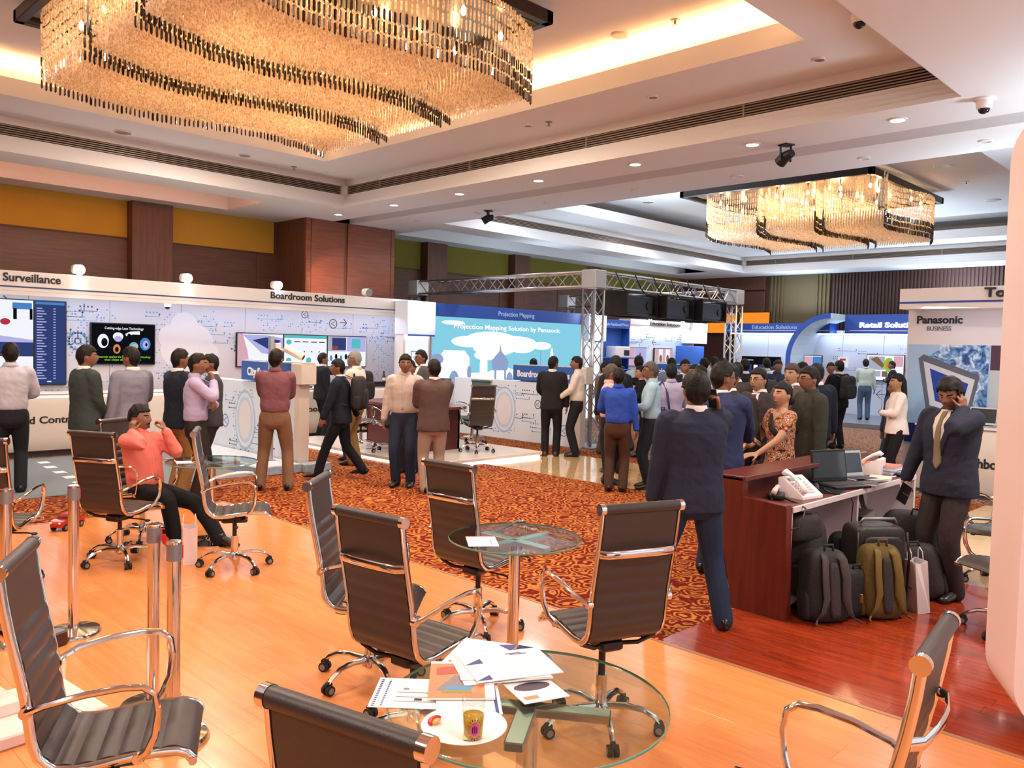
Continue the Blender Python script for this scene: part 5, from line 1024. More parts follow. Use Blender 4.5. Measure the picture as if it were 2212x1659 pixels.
class Drape:   # lays clean-edged pieces on a garment or face by casting rays onto it
    def __init__(s,me,Rm,O,xm=.18):
        s.xm=xm
        from mathutils.bvhtree import BVHTree
        s.b=BVHTree.FromPolygons([v.co for v in me.vertices],[tuple(p.vertices) for p in me.polygons]); s.R=Rm; s.O=O
    def hit(s,y,z,off):
        o=s.O+s.R@Vector((.6,y,z)); d=s.R@Vector((-1,0,0))
        for k in range(8):
            p,n,i,dd=s.b.ray_cast(o,d,1.2)
            if p is None: return None
            if (p-s.O).dot(-d)<s.xm: return p-d*off
            o=p+d*1e-4
    def piece(s,rows,off,name,m,parent,nu=6,sub=1):   # rows: (z, y0, y1)
        vs=[];fs=[];R_=[]
        for a,b in zip(rows,rows[1:]):
            for k in range(sub): t=k/sub; R_.append(tuple(a[i]+(b[i]-a[i])*t for i in range(3)))
        R_.append(rows[-1])
        for z,y0,y1 in R_:
            for j in range(nu+1):
                p=s.hit(y0+(y1-y0)*j/nu,z,off)
                if p is None: p=Vector(vs[-1]) if vs else s.O+s.R@Vector((.08,y0,z))
                vs.append(p)
        n=nu+1; k=len(R_); bk=s.R@Vector((-off-.004,0,0))
        for i in range(k-1):
            for j in range(nu): fs.append((i*n+j,i*n+j+1,i*n+n+j+1,i*n+n+j))
        rim=[j for j in range(n)]+[i*n+nu for i in range(1,k)]+[(k-1)*n+j for j in range(nu-1,-1,-1)]+[i*n for i in range(k-2,0,-1)]
        b0=len(vs); vs+=[vs[i]+bk for i in rim]; q=len(rim)
        for i in range(q): fs.append((rim[i],b0+i,b0+(i+1)%q,rim[(i+1)%q]))
        M=MB(); M.add(vs,fs); o=M.obj(name,m,parent,True); return o
def head_shell(M,H,Rm,fem):  # skull with brow, sockets, nose, lips, chin; H centre, Rm rotation
    n,k=36,26; vs=[];fs=[]
    g=lambda d,s: math.exp(-d*d/(2*s*s))
    for i in range(k):
        t=PI*i/(k-1)
        for j in range(n):
            a=2*PI*j/n; x=math.sin(t)*math.cos(a); y=math.sin(t)*math.sin(a); z=-math.cos(t)
            px,py,pz=x*.098,y*.077,z*.118
            if z<0: f=1-.30*(-z)**1.3; py*=f; px=px*(1-.16*(-z)) + (.012*(-z) if x>0 else -.0)
            if x<0 and z<-.1: px*=.9
            if x>0:
                fr=x
                px+=fr*(.024*g(py,.010)*g(pz+.022,.016)+.016*g(py,.008)*g(pz-.004,.018)+.006*g(pz-.03,.012)*g(py,.05)-.010*(g(py-.032,.014)+g(py+.032,.014))*g(pz-.010,.011)+.007*g(py,.022)*g(pz+.056,.009)+.006*g(py,.02)*g(pz+.068,.008)+.012*g(py,.022)*g(pz+.098,.016)+.004*(g(py-.045,.015)+g(py+.045,.015))*g(pz+.02,.02))
            vs.append(H+Rm@Vector((px,py,pz)))
    for i in range(k-1):
        for j in range(n): fs.append((i*n+j,i*n+(j+1)%n,(i+1)*n+(j+1)%n,(i+1)*n+j))
    M.add(vs,fs)
    for s in (-1,1):
        q=MB().ball((0,0,0),(.018,.008,.031),12); q.xf(Matrix.Translation(H)@Rm.to_4x4()@Matrix.Translation((-.012,s*.078,-.004))@Matrix.Rotation(s*.35,4,'Z')); M.add(q.v,q.f)
def hand(M,wr,d,pal,curl=.45,side=1,thumb=1.0):   # five unequal fingers bent towards the palm side
    d=d.normalized(); pal=(pal-d*pal.dot(d)).normalized(); lat=d.cross(pal)*side    # lat points to the thumb
    q=[wr-d*.02,wr+d*.03,wr+d*.085]; M.tube(q,[(.018,.026),(.016,.036),(.013,.040)],10,up=pal); M.ball(wr+d*.08,.02,8)
    for i,(o,l) in enumerate(((.030,.072),(.010,.082),(-.011,.076),(-.030,.060))):
        p=wr+d*.082+lat*o; pts=[p-d*.02]; a=0; v=d+lat*(o*2.2)
        for s_,(seg,c) in enumerate(((.44,.5),(.32,.85),(.24,.6))):
            a+=c*curl*1.5; v2=(d+lat*o*1.5).normalized()*math.cos(a)+pal*math.sin(a); p=p+v2*l*seg; pts.append(p)
        M.tube(pts,[.0095,.009,.0082,.0068],8); M.ball(pts[-1],.0068,6)
    p=wr+d*.02+lat*.028; t1=(d*.6+lat*.75+pal*.3*thumb).normalized(); t2=(d*.9+lat*.3+pal*.5*thumb).normalized()
    M.tube([p-t1*.02,p+t1*.03,p+t1*.035+t2*.03,p+t1*.035+t2*.052],[.013,.0115,.010,.0075],8); M.ball(p+t1*.035+t2*.052,.0075,6)
V=lambda *a: Vector(a)
ARMS={  # wrist target (x forward, y outwards, z up), elbow hint, hand direction, palm direction (y outwards), curl
 'down':((.05,.27,.80),(-1,.25,0),(.1,.0,-1),(.0,-1,0),.35),'downb':((-.03,.28,.80),(-1,.25,0),(.05,0,-1),(0,-1,0),.35),'swing':((.22,.25,.86),(-1,.1,-.2),(.4,0,-1),(0,-1,0),.4),'swingb':((-.2,.26,.86),(-1,.1,0),(-.25,0,-1),(0,-1,0),.4),
 'fold':((.215,-.03,1.14),(-.3,1,-.5),(.05,-1,.12),(-1,0,0),.35),'foldu':((.235,-.06,1.19),(-.3,1,-.5),(.05,-1,.05),(-1,0,0),.3),'clasp':((.2,.05,.95),(-.8,.8,0),(.35,-1,-.5),(-1,0,0),.45),'front':((.28,.10,1.08),(-.6,.8,-.5),(1,-.3,.1),(0,-.6,-.6),.5),
 'phone':((.04,.165,1.46),(.15,.55,-1.4),(-.25,-.22,.9),(0,-1,0),.75),'mouth':((.19,.03,1.40),(.3,.7,-.9),(-.15,-.15,1),(-1,-.2,0),.8),'point':((.52,.10,1.36),(-.3,.6,-.6),(1,-.1,.06),(0,0,-1),.1),'rest':((.38,.20,1.04),(-.6,.9,-.3),(1,-.1,-.1),(0,-.3,-1),.25),
 'hip':((-.02,.22,.98),(-.5,1,0),(.5,-.8,-.2),(0,-1,0),.4),'pocket':((.06,.23,.88),(-.8,.6,0),(.2,-.3,-1),(0,-1,0),.5),'behind':((-.18,.04,.93),(-.4,1,0),(-.1,-1,-.2),(1,0,0),.4),'hold':((.3,.13,1.0),(-.7,.7,-.3),(1,-.2,.1),(0,-1,.2),.7),'chin':((.21,.10,1.44),(.45,.35,-1),(-.3,-.1,1),(-1,-.3,0),.9),'ear':((.07,.15,1.46),(.25,.55,-1),(.1,-.1,1),(0,-1,0),1.0)}
_np=0
def person(x,y,deg,h,label,top='suit',c='20232f',leg='1b1b22',shirt='d9d6d8',tie=None,arms=('down','down'),skin='a',head=(0,0),stance=.0,step=0,hair='short',dist=8,lean=0,shoe=None,moust=False,specs=False,belt=True,female=False,sit=False,z=0,props=(),build=1.0,group=None,skirt=False,blouse=None,hairm=None,smile=False,bald=False):
    global _np; _np+=1
    k=h/1.70; v=min(.0135,max(.0056,.00115*dist)); t=empty('person',(x,y,z),R(deg),label,'person',group); t.scale=(k,k,k); sk=SKIN[skin]; v/=k
    fem=female; bw=build*(.88 if fem else 1)
    hipz=.46 if sit else .905
    hip=V(-.02 if sit else 0,0,hipz)
    Lm=Matrix.Rotation(R(lean),3,'Y')          # positive leans forward
    def up(p): return hip+Lm@(Vector(p)-V(0,0,.905))    # upper-body points given in standing coordinates
    # arms
    A=[]
    for s,nm in ((1,arms[0]),(-1,arms[1])):
        w,hi,hd,pl,cu=ARMS[nm] if isinstance(nm,str) else nm
        fl=lambda q: V(q[0],q[1]*s,q[2])
        sh=up((0,.178*bw*s,1.395)); wr=up(fl(w)) if not (sit and w[2]<.9) else hip+fl((w[0]+.25,w[1],w[2]-.66)); hv=Lm@fl(hi)
        el,wr=ik(sh,wr,.285,.255,hv); A.append((s,sh,el,wr,Lm@fl(hd),Lm@fl(pl),cu))
    # legs
    G_=[]
    for s in (1,-1):
        hp=hip+V(0,.088*s,-.01)
        if sit: an=V(.46+(.24 if s>0 else 0)+(.0),(.16 if s>0 else .13)*s,.085); kn,an=ik(hp,an,.44,.41,V(.4,.25*s,1))
        else:
            an=V(step*s*.5,(.095+stance)*s,.085+(.06 if step and s*step<0 else 0)); kn,an=ik(hp,an,.435,.405,V(1,.12*s,0))
        G_.append((s,hp,kn,an))
    # head
    hy,hp_=head; Rm=(Matrix.Rotation(R(hy),3,'Z')@Matrix.Rotation(R(hp_),3,'Y')); nk=up((.0,0,1.455)); H=up((.018,0,1.585)); H=nk+Lm@(Rm@V(.018,0,.128))
    # body: one continuous surface
    B=Field(); M=B.M; ex=.8
    tr=[(.86,.085,.135),(.95,.085,.135),(1.05,.08,.125),(1.2,.085,.135),(1.32,.085,.14),(1.4,.065,.13),(1.44,.05,.075),(1.475,.047,.052)]
    rings(M,[(up((-.005,0,zz)),a,b*bw,Lm) for zz,a,b in tr],18)
    limb(M,[up((-.012,0,1.42)),nk,H+V(-.02,0,-.05)],[.056,.052,.052]); head_shell(M,H,Rm,fem)
    for s,sh,el,wr,hd,pl,cu in A:
        limb(M,[up((0,.1*s,1.385)),sh,el,wr],[.05,.05,.037,.026]); hand(M,wr,hd,pl,cu,s)
    for s,hp,kn,an in G_:
        limb(M,[hp+V(0,0,.03),kn,an],[.075,.052,.037]); M.tube([an+V(-.05,0,-.045),an+V(.0,0,-.035),an+V(.08,.01*s,-.05),an+V(.15,.015*s,-.062)],[(.025,.03),(.035,.034),(.025,.04),(.014,.032)],10)
    body=B.skin(v,1,'body'); body.materials.append(sk); bo=D.objects.new('body',body); COL.objects.link(bo); bo.parent=t
    iR=Rm.inverted(); 
    def hl(co): return (co-np.array(H))@np.array(iR).T
    # hair
    def hp(co,no):
        q=hl(co); X,Y,Z=q[:,0],q[:,1],q[:,2]; r2=(np.abs(X)<.13)&(np.abs(Y)<.1)&(np.abs(Z)<.14)
        lnh=.056-.10*np.clip((.045-X)/.05,0,1)-.045*np.clip((-.02-X)/.05,0,1)
        lnh=np.where((np.abs(Y)>.05)&(X>-.035)&(X<.03),np.maximum(lnh,.012),lnh)
        if bald: lnh=np.where(X>-.06,np.maximum(lnh,.0)+np.where(np.abs(Y)<.06,.2,0),lnh)
        return r2&(Z>lnh)
    def ho(co):
        q=hl(co); th=.011+.011*np.clip((q[:,2]-.03)/.08,0,1)+(.006 if hair=='thick' else 0)+.004*np.sin(q[:,0]*110+q[:,1]*70)*np.sin(q[:,1]*90+x)
        return th
    hm=hairm or HAIR
    if hair!='none':
        extract(body,hp,ho,'hair',hm,t)
    if hair in ('long','bun','pony'):
        q=MB()
        if hair=='long':
            rr=[]
            for a,(bx,bz,rx,ry) in enumerate(((-.035,.09,.05,.06),(-.06,.03,.055,.082),(-.075,-.08,.05,.09),(-.085,-.2,.045,.1),(-.085,-.33,.035,.09),(-.08,-.42,.018,.06))): rr.append((H+Lm@(Rm@V(bx,0,bz) if a<2 else V(bx,0,bz)),rx,ry,None))
            rings(q,rr[::-1],18,1)
        else: q.sellip(tuple(H+Rm@V(-.115,0,-.03)),(.045,.05,.05),.9,.9,16)
        q.obj('hair_bun' if hair!='long' else 'long_hair',hm,t,True)
    # face
    fx=lambda X,Y,Z: H+Rm@V(X,Y,Z)
    if dist<16:
        FD=Drape(body,Rm,H,.128)
        for s in (-1,1):
            e_=MB().ball(fx(.0745,.031*s,.008),(.0125,.0125,.0115),10).obj('eye',EYEW,t,True); MB().ball(fx(.0818,.0315*s,.0075),.0062,8).obj('iris',IRIS,e_,True)
            FD.piece([(.0125,.017*s,.046*s),(.017,.015*s,.049*s),(.021,.02*s,.045*s)],.0035,'eyelid',sk,t,5)
            FD.piece([(.0255,.014*s,.04*s),(.031,.012*s,.052*s),(.0355,.02*s,.046*s)],.0025,'eyebrow',BROW,t,5)
        lw=.027 if smile else .023
        FD.piece([(-.070,-.012,.012),(-.066,-lw*.8,lw*.8),(-.061,-lw,lw),(-.057,-lw*.8,lw*.8),(-.054,-.01,.01)],.0018,'lips',LIPR if fem else LIPM,t,6)
        if smile: FD.piece([(-.0645,-.012,.012),(-.061,-.019,.019),(-.0595,-.014,.014)],.003,'teeth',TEETH,t,6)
        if moust: FD.piece([(-.053,-.03,.03),(-.048,-.026,.026),(-.040,-.014,.014)],.005,'moustache',BROW,t,8)
        if specs:
            g=MB()
            for s in (-1,1):
                g.tube([fx(.103,.033*s+.021*math.cos(a),.008+.015*math.sin(a)) for a in np.linspace(0,2*PI,16,endpoint=False)],.0022,6,closed=True); g.tube([fx(.103,.054*s,.012),fx(.05,.078*s,.01),fx(-.02,.083*s,.006)],.0022,6)
            g.tube([fx(.104,-.012,.012),fx(.104,.012,.012)],.002,6); g.obj('spectacles',GOLDM,t,True)
    # shoes
    shm=shoe or SHOE
    for s,hp2,kn,an in G_:
        f=(an-kn).normalized(); flat=V(1,.12*s,0) if not sit else V(1,.15*s,0)
        o=an+V(0,0,-.085); q=MB(); q.tube([o+flat*-.075+V(0,0,.035),o+flat*-.06+V(0,0,.045),o+V(0,0,.062),o+flat*.07+V(0,0,.045),o+flat*.14+V(0,0,.03),o+flat*.185+V(0,0,.022)],[(.03,.022),(.043,.033),(.055,.038),(.04,.044),(.028,.043),(.014,.024)],14,up=(0,0,1)); q.tube([o+V(0,0,.04),o+V(-.005,0,.12)],[.045,.042],12)
        q.v=[(a,b,max(c_,o.z+.002)) for a,b,c_ in q.v]; so=q.obj('shoe',shm,t,True)
        if an.z>.1: pass
    # trousers or skirt
    if skirt:
        Q=Field(); rings(Q.M,[(hip+V(0,0,.12),.10,.14,None),(hip,.115,.17,None),(hip+V(.01,0,-.2),.11,.165,None),(hip+V(.01,0,-.42),.095,.15,None)],20); sm=Q.skin(v*1.2,2,'skirt'); sm.materials.append(cloth(leg)); o=D.objects.new('skirt',sm); COL.objects.link(o); o.parent=t
    elif top!='sari':
        Q=Field(); M=Q.M
        if sit: rings(M,[(up((-.0,0,1.0)),.115,.155*bw,Lm),(up((-.01,0,.93)),.12,.165*bw,Lm),(hip+V(.0,0,-.06),.13,.17*bw,None)],20)
        else: rings(M,[(up((0,0,1.0)),.105,.148*bw,None),(up((0,0,.93)),.115,.165*bw,None),(V(0,0,.85),.115,.168*bw,None),(V(0,0,.80),.108,.16*bw,None),(V(0,0,.745),.07,.13*bw,None)],20)
        for s,hp2,kn,an in G_: 
            wv=1 if not fem else .9
            limb(M,[hp2+V(0,0,0),hp2.lerp(kn,.5),kn,kn.lerp(an,.6),an+V(-.008,0,-.03)],[.1*wv,.092*wv,.074*wv,.07*wv,.067*wv])
        tm_=Q.skin(v*1.25,2,'trousers'); tm_.materials.append(cloth(leg)); o=D.objects.new('trousers',tm_); COL.objects.link(o); o.parent=t
        if belt and top=='shirt': extract(tm_,lambda co,no:(co[:,2]>up((0,0,.965))[2])&(co[:,2]<up((0,0,1.0))[2]) if not sit else (co[:,2]<-9),.007,'belt',SHOE,t)
    # upper garment
    Q=Field(); M=Q.M
    def tor(rs): rings(M,[(up((ox,0,zz)),a*build,b*bw,Lm) for zz,a,b,ox in rs],26)
    if top=='suit': tor([(.80,.142,.198,0),(.90,.142,.195,0),(1.0,.132,.182,0),(1.1,.128,.176,0),(1.22,.138,.19,0),(1.32,.132,.2,-.005),(1.38,.112,.2,-.008),(1.42,.085,.15,-.01),(1.45,.068,.088,-.012),(1.475,.06,.068,-.012)])
    elif top=='sari': tor([(.06,.2,.22,0),(.3,.18,.2,0),(.6,.16,.195,0),(.85,.15,.2,0),(1.0,.125,.165,0),(1.12,.115,.15,0),(1.24,.135,.165,.012),(1.32,.115,.17,0),(1.39,.085,.165,-.01),(1.42,.06,.1,-.012)])
    elif top=='blazerw': tor([(.84,.158,.2,0),(.97,.142,.186,0),(1.08,.112,.152,0),(1.2,.13,.16,.008),(1.3,.12,.17,0),(1.38,.09,.178,-.008),(1.43,.065,.1,-.012),(1.46,.055,.065,-.012)])
    else:
        b0=.955 if belt else .86
        tor([(b0,.118,.160,0),(b0+.03,.126,.170,0),(1.04,.130,.174,0),(1.12,.124,.170,0),(1.22,.130,.182,0),(1.32,.122,.192,-.005),(1.38,.1,.19,-.008),(1.42,.075,.14,-.01),(1.45,.062,.075,-.01),(1.475,.058,.062,-.01)])
    slv={'suit':(.078,.066,.05),'sari':(.06,.052,.05),'blazerw':(.066,.055,.045)}.get(top,(.07,.06,.046)); short=top=='sari'
    for s,sh,el,wr,hd,pl,cu in A:
        w2=el.lerp(wr,.93)
        if short: limb(M,[up((0,.11*s,1.375)),sh,sh.lerp(el,.6)],[.06,.066,.055]); continue
        limb(M,[up((0,.10*s,1.365)),sh,sh.lerp(el,.5),el,el.lerp(wr,.5),w2],[slv[0]*.95,slv[0],slv[0]*.92,slv[1],slv[1]*.88,slv[2]])
    gm=Q.skin(v*1.25,2,{'suit':'jacket','sari':'sari','blazerw':'blazer'}.get(top,'shirt'))
    # cloth folds
    n=len(gm.vertices); co=np.empty(n*3); gm.vertices.foreach_get('co',co); co=co.reshape(-1,3); no=np.empty(n*3); gm.vertices.foreach_get('normal',no); no=no.reshape(-1,3)
    fo=Vector((x,y,0)); fold=np.array([noise.noise(Vector((p[0]*7,p[1]*7,p[2]*11))+fo)*.6+noise.noise(Vector((p[0]*16+p[2]*9,p[1]*16,p[2]*22-p[1]*12))+fo)*.5 for p in co])
    fold*=np.clip((1.5-co[:,2])*6,0,1); co+=no*(fold*(.009 if top!='suit' else .006))[:,None]; gm.vertices.foreach_set('co',co.ravel()); gm.update()
    gmat=cloth(c) if not blouse else blouse
    gm.materials.append(gmat); go=D.objects.new(gm.name.split('.')[0],gm); COL.objects.link(go); go.parent=t
    iL=np.array(Lm.inverted()).T; 
    def ul(co): return (co-np.array(hip))@iL+np.array((0,0,.905))
    def collar(m_):
        q=MB(); rings(q,[(up((-.012,0,1.438)),.068*build,.088*bw,Lm),(up((-.014,0,1.458)),.070,.080,Lm),(up((-.013,0,1.478)),.066,.070,Lm),(up((-.012,0,1.492)),.061,.064,Lm),(up((-.012,0,1.493)),.055,.058,Lm),(up((-.012,0,1.475)),.05,.052,Lm)],24,1); q.obj('collar',m_,t,True)
    if top=='suit':
        sc=cloth(shirt)
        GD=Drape(gm,Lm,hip-Lm@V(0,0,.905))
        if abs(deg-45)>62 or dist<6:
            GD.piece([(1.08,-.004,.004),(1.2,-.034,.034),(1.32,-.062,.062),(1.41,-.066,.066),(1.45,-.045,.045)],.004,'shirt_front',sc,t,8,3)
            for s in (-1,1): GD.piece([(1.05,.0*s,.012*s),(1.2,.028*s,.068*s),(1.30,.05*s,.105*s),(1.315,.054*s,.085*s),(1.39,.062*s,.1*s),(1.44,.044*s,.07*s)],.008,'lapel',gmat,t,4,3)
        collar(sc)
        if tie: GD.piece([(1.0,-.004,.004),(1.05,-.034,.034),(1.2,-.028,.028),(1.38,-.016,.016),(1.405,-.022,.022),(1.44,-.02,.02)],.0085,'tie',cloth(tie),t,4,3)
        for s,sh,el,wr,hd,pl,cu in A: MB().tube([el.lerp(wr,.9),el.lerp(wr,1.0)],[.04,.036],14).obj('cuff',sc,t,True)
    elif top in('shirt',):
        collar(gmat)
        if abs(deg-45)>62: Drape(gm,Lm,hip-Lm@V(0,0,.905)).piece([(1.0,-.015,.015),(1.43,-.015,.015)],.003,'button_placket',gmat,t,3,10)
        for s,sh,el,wr,hd,pl,cu in A: MB().tube([el.lerp(wr,.88),el.lerp(wr,.99)],[.043,.041],14).obj('cuff',gmat,t,True)
    elif top=='blazerw': 
        for s,sh,el,wr,hd,pl,cu in A: MB().tube([el.lerp(wr,.9),el.lerp(wr,.98)],[.04,.038],14).obj('cuff',gmat,t,True)
    ctx=dict(H=H,Rm=Rm,A=A,up=up,t=t,hip=hip,gm=gm,ul=ul)
    for p in props: p(ctx)
    return t
def in_hand(which,make,off=(0,0,0)):     # a held thing stays a thing of its own, placed in the world at the hand
    def f(c):
        s,sh,el,wr,hd,pl,cu=c['A'][0 if which=='L' else 1]; bpy.context.view_layer.update()
        p=c['t'].matrix_world@(wr+hd.normalized()*.08+pl.normalized()*.03+Vector(off)); make(p,c['t'].rotation_euler.z,(c['t'].matrix_world.to_3x3()@hd).normalized())
    return f
def phone_held(lbl):
    def mk(p,rz,d):
        o=MB().bbox((-.033,-.005,-.065),(.033,.005,.065),.004).obj('mobile_phone',BLACK); o.matrix_world=Matrix.Translation(p)@d.to_track_quat('Z','Y').to_matrix().to_4x4(); MB().box((-.029,.005,-.055),(.029,.0055,.055)).obj('phone_screen',mat('phone_glass','222630',.08),o); tag(o,lbl,'phone')
    return mk
def notebook_held(lbl,m=None):
    def mk(p,rz,d):
        o=MB().bbox((-.07,-.008,-.1),(.07,.008,.1),.003).obj('notebook',m or mat('notebook_brown','3a2a26',.5)); o.matrix_world=Matrix.Translation(p)@Matrix.Rotation(rz,4,'Z')@Matrix.Rotation(R(70),4,'X'); MB().box((-.065,.0,-.101),(.071,.006,.095)).obj('pages',PAPER,o); tag(o,lbl,'book')
    return mk
def paper_held(lbl):
    def mk(p,rz,d):
        o=empty('leaflets',tuple(p),rz,lbl,'paper'); MB().box((-.06,-.002,-.09),(.06,.002,.06)).xf(Matrix.Rotation(.3,4,'Y')).obj('sheet',PAPER,o); MB().box((-.05,.004,-.12),(.07,.007,.03)).xf(Matrix.Rotation(-.5,4,'Y')).obj('folder',BLACK,o)
    return mk
def worn_pack(lbl,m=BG):
    def f(c):
        bpy.context.view_layer.update(); p=c['t'].matrix_world@c['up']((-.25,0,.98)); rz=math.degrees(c['t'].rotation_euler.z)
        b=backpack(p.x,p.y,0,rz+180,.3,.2,.46,m,lbl,straps=False); b.location.z=p.z; tag(b,cat='bag')
        for s in (-1,1): MB().tube([(-.08,s*.12,.42),(-.19,s*.12,.46),(-.29,s*.13,.4),(-.36,s*.135,.25),(-.3,s*.15,.12),(-.12,s*.16,.06)],[(.006,.024)]*6,8,up=(0,0,1)).obj('shoulder_strap',STR,b,True)
    return f
def pose(w,hi,hd,pl,cu): return (w,hi,hd,pl,cu)
# left of the hall
person(2.70,10.81,78,1.74,'man in pale blue shirt and dark trousers cut by the left edge, back to us','shirt','b9bccb','22252c',arms=('fold','front'),dist=9.5)
person(3.13,9.66,8,1.74,'man in dark green grey suit in front of the black slide screen','suit','34403f','16181c',arms=('clasp','clasp'),head=(-15,0),dist=9)
person(3.61,9.59,105,1.73,'man in light grey suit turned towards the man in dark green suit','suit','7d8193','2b2c33',arms=('down','front'),head=(10,0),dist=9.3)
person(4.08,9.45,8,1.72,'man in navy jacket and khaki trousers with one arm hanging','suit','1e2533','9a7544',arms=('front','downb'),dist=9.5)
person(4.02,8.86,-32,1.68,'man in lilac shirt with a hand at his mouth and a moustache','shirt','a9a3c8','26211e',arms=('fold','mouth'),dist=9.1,moust=True)
person(4.62,9.74,160,1.66,'man in grey suit behind the man in lilac shirt','suit','45454c','2b2a30',arms=('front','down'),dist=9.9)
person(2.98,7.52,-68,1.68,'seated man in salmon pink shirt holding phones to his ears','shirt','e0786c','121218',arms=('chin','ear'),sit=True,dist=7.5,lean=-10,head=(14,0),moust=True)
person(5.16,9.16,52,1.74,'man in dusty purple shirt and khaki trousers standing with arms folded, back to us','shirt','7a4f58','7d5f48',arms=('foldu','foldu'),head=(-14,0),dist=10.4,stance=.07)
person(6.28,9.4,136,1.62,'man in dark suit walking left with a black backpack on','suit','1a202e','15181f',arms=('swing','swingb'),step=.62,dist=11.2,lean=3,props=(worn_pack('black backpack worn by the walking man in dark suit'),),build=1.08)
person(8.5,13.38,-8,1.64,'man in black suit pointing at the boardroom screens','suit','15171e','131419',arms=('point','down'),dist=15)
person(7.19,10.38,118,1.72,'man in white shirt and flat cap behind the walking man','shirt','e3d3c6','8a6a3a',arms=('fold','front'),dist=12.4,hair='short',hairm=mat('flat_cap_grey','8b8884',.8))
person(7.42,10.78,100,1.68,'man in blue grey checked shirt with a dark backpack','shirt','7d889c','2a2c34',arms=('front','down'),dist=12.9,props=(worn_pack('small dark backpack on the man in checked shirt'),))
person(6.62,8.45,-140,1.71,'man in pale shirt and blue jeans facing us by the platform','shirt','bdb2ae','262f45',arms=('down','down'),dist=10.7,head=(15,0),shoe=SHOE)
person(6.60,7.84,62,1.66,'man in brown jacket and beige trousers with his back to us, arms folded','suit','5a4844','a08d80',arms=('fold','foldu'),dist=10.2,build=1.08)
person(7.98,9.78,170,1.66,'man with spectacles behind the man in brown jacket','suit','4a4a52','2a2a30',arms=('down','front'),dist=12.2,z=.1,specs=True)
person(7.36,9.28,-150,1.62,'man in light blue shirt hidden behind the man in pale shirt','shirt','8f9fc4','2c2c34',dist=12)
person(12.07,11.26,44,1.62,'person with dark hair behind the boardroom sign','shirt','55585f','25252b',dist=15)
person(10.46,9.31,38,1.70,'man in black suit seen from behind beside the boardroom sign','suit','201d1f','17161a',arms=('hold','down'),head=(-30,0),dist=14,shoe=SHOEB)
person(10.80,9.04,128,1.71,'man in white shirt and black trousers talking to the man in black suit','shirt','d5cbc3','1b1a20',arms=('hold','front'),dist=14.1)
# middle crowd
person(11.5,9.0,-85,1.62,'man in beige suit beside the front truss column','suit','6a5648','5a4c42',arms=('front','down'),dist=14.9,shirt='e8dcd2')
person(8.95,6.91,-50,1.64,'man in pink shirt and black trousers with grey hair','shirt','dba9ae','1a1a22',arms=('front','down'),dist=11.2,hairm=HAIRG)
person(8.57,6.47,32,1.60,'man in royal blue shirt and brown trousers, back to us, holding a notebook','shirt','2f4fb0','4a3226',arms=('front','down'),dist=10.7,bald=False,skin='b',props=(in_hand('L',notebook_held('brown notebook held by the man in royal blue shirt')),))
person(9.79,7.45,62,1.75,'tall man in dark suit behind the man in royal blue shirt','suit','1c1c24','18181e',arms=('down','down'),dist=12.2,skin='d')
person(11.74,8.38,138,1.57,'woman in black jacket and short skirt holding a phone','blazerw','17161a','17161a',arms=('front','phone'),dist=14.2,female=True,hair='bun',skirt=True,skin='c')
person(9.08,6.31,130,1.69,'man in light blue shirt with grey hair and spectacles facing left','shirt','9dbccb','1a1e26',arms=('front','down'),dist=10.9,hairm=HAIRG,specs=True)
person(12.32,8.86,40,1.74,'man in pale blue shirt in front of the printer shelf, back to us','shirt','a7bdcd','3a3d46',dist=15)
person(9.9,6.55,40,1.66,'man in lilac white shirt beside a hanging blue bag, back to us','shirt','a6a3be','22232b',arms=('front','front'),dist=11.6)
person(11.71,7.49,-130,1.71,'man in dark jacket in the crowd under the projectors','suit','23232a','202026',dist=13.6)
person(11.14,6.92,140,1.64,'man in black shirt facing left in the crowd','shirt','25222a','1c1c22',arms=('front','fold'),dist=12.8)
person(10.79,6.43,140,1.66,'man in white shirt and khaki trousers leaning forward to the left','shirt','c9cad2','8a7a5e',arms=('rest','rest'),dist=12.2,lean=14)
person(13.74,8.13,60,1.75,'tall dark haired person behind the right truss column','shirt','8d9098','2a2a30',dist=15.5)
person(10.75,6.18,-125,1.56,'short man in rust brown shirt facing us in the crowd','shirt','6f3f22','2a2320',arms=('clasp','clasp'),dist=12,skin='a')
person(13.17,8.71,44,1.71,'dark haired person far back left of the projection sign','shirt','7d8694','2a2a30',dist=15.5)
person(14.04,8.54,44,1.72,'person in grey shirt far back under the right projector','shirt','6a6f7a','2a2a30',dist=16)
person(15.2,8.8,-135,1.72,'person far back behind the rust brown shirt','shirt','8a8d96','2a2a30',dist=17)
person(13.68,7.47,44,1.73,'person in black jacket below the wide dark screen','suit','202127','1c1c20',dist=15)
person(16.75,8.63,44,1.74,'person far back in white shirt below the info boards','shirt','c3c4cc','2a2a30',dist=18)
person(15.04,7.52,-135,1.72,'person in navy shirt far back by the info boards','shirt','2a3350','2a2a30',dist=16)
person(13.47,6.26,100,1.71,'person in dark suit near the arch foot','suit','25252c','1c1c20',dist=14)
person(9.96,5.56,20,1.71,'person with dark hair behind the olive suit','suit','3a332e','25252b',dist=11)
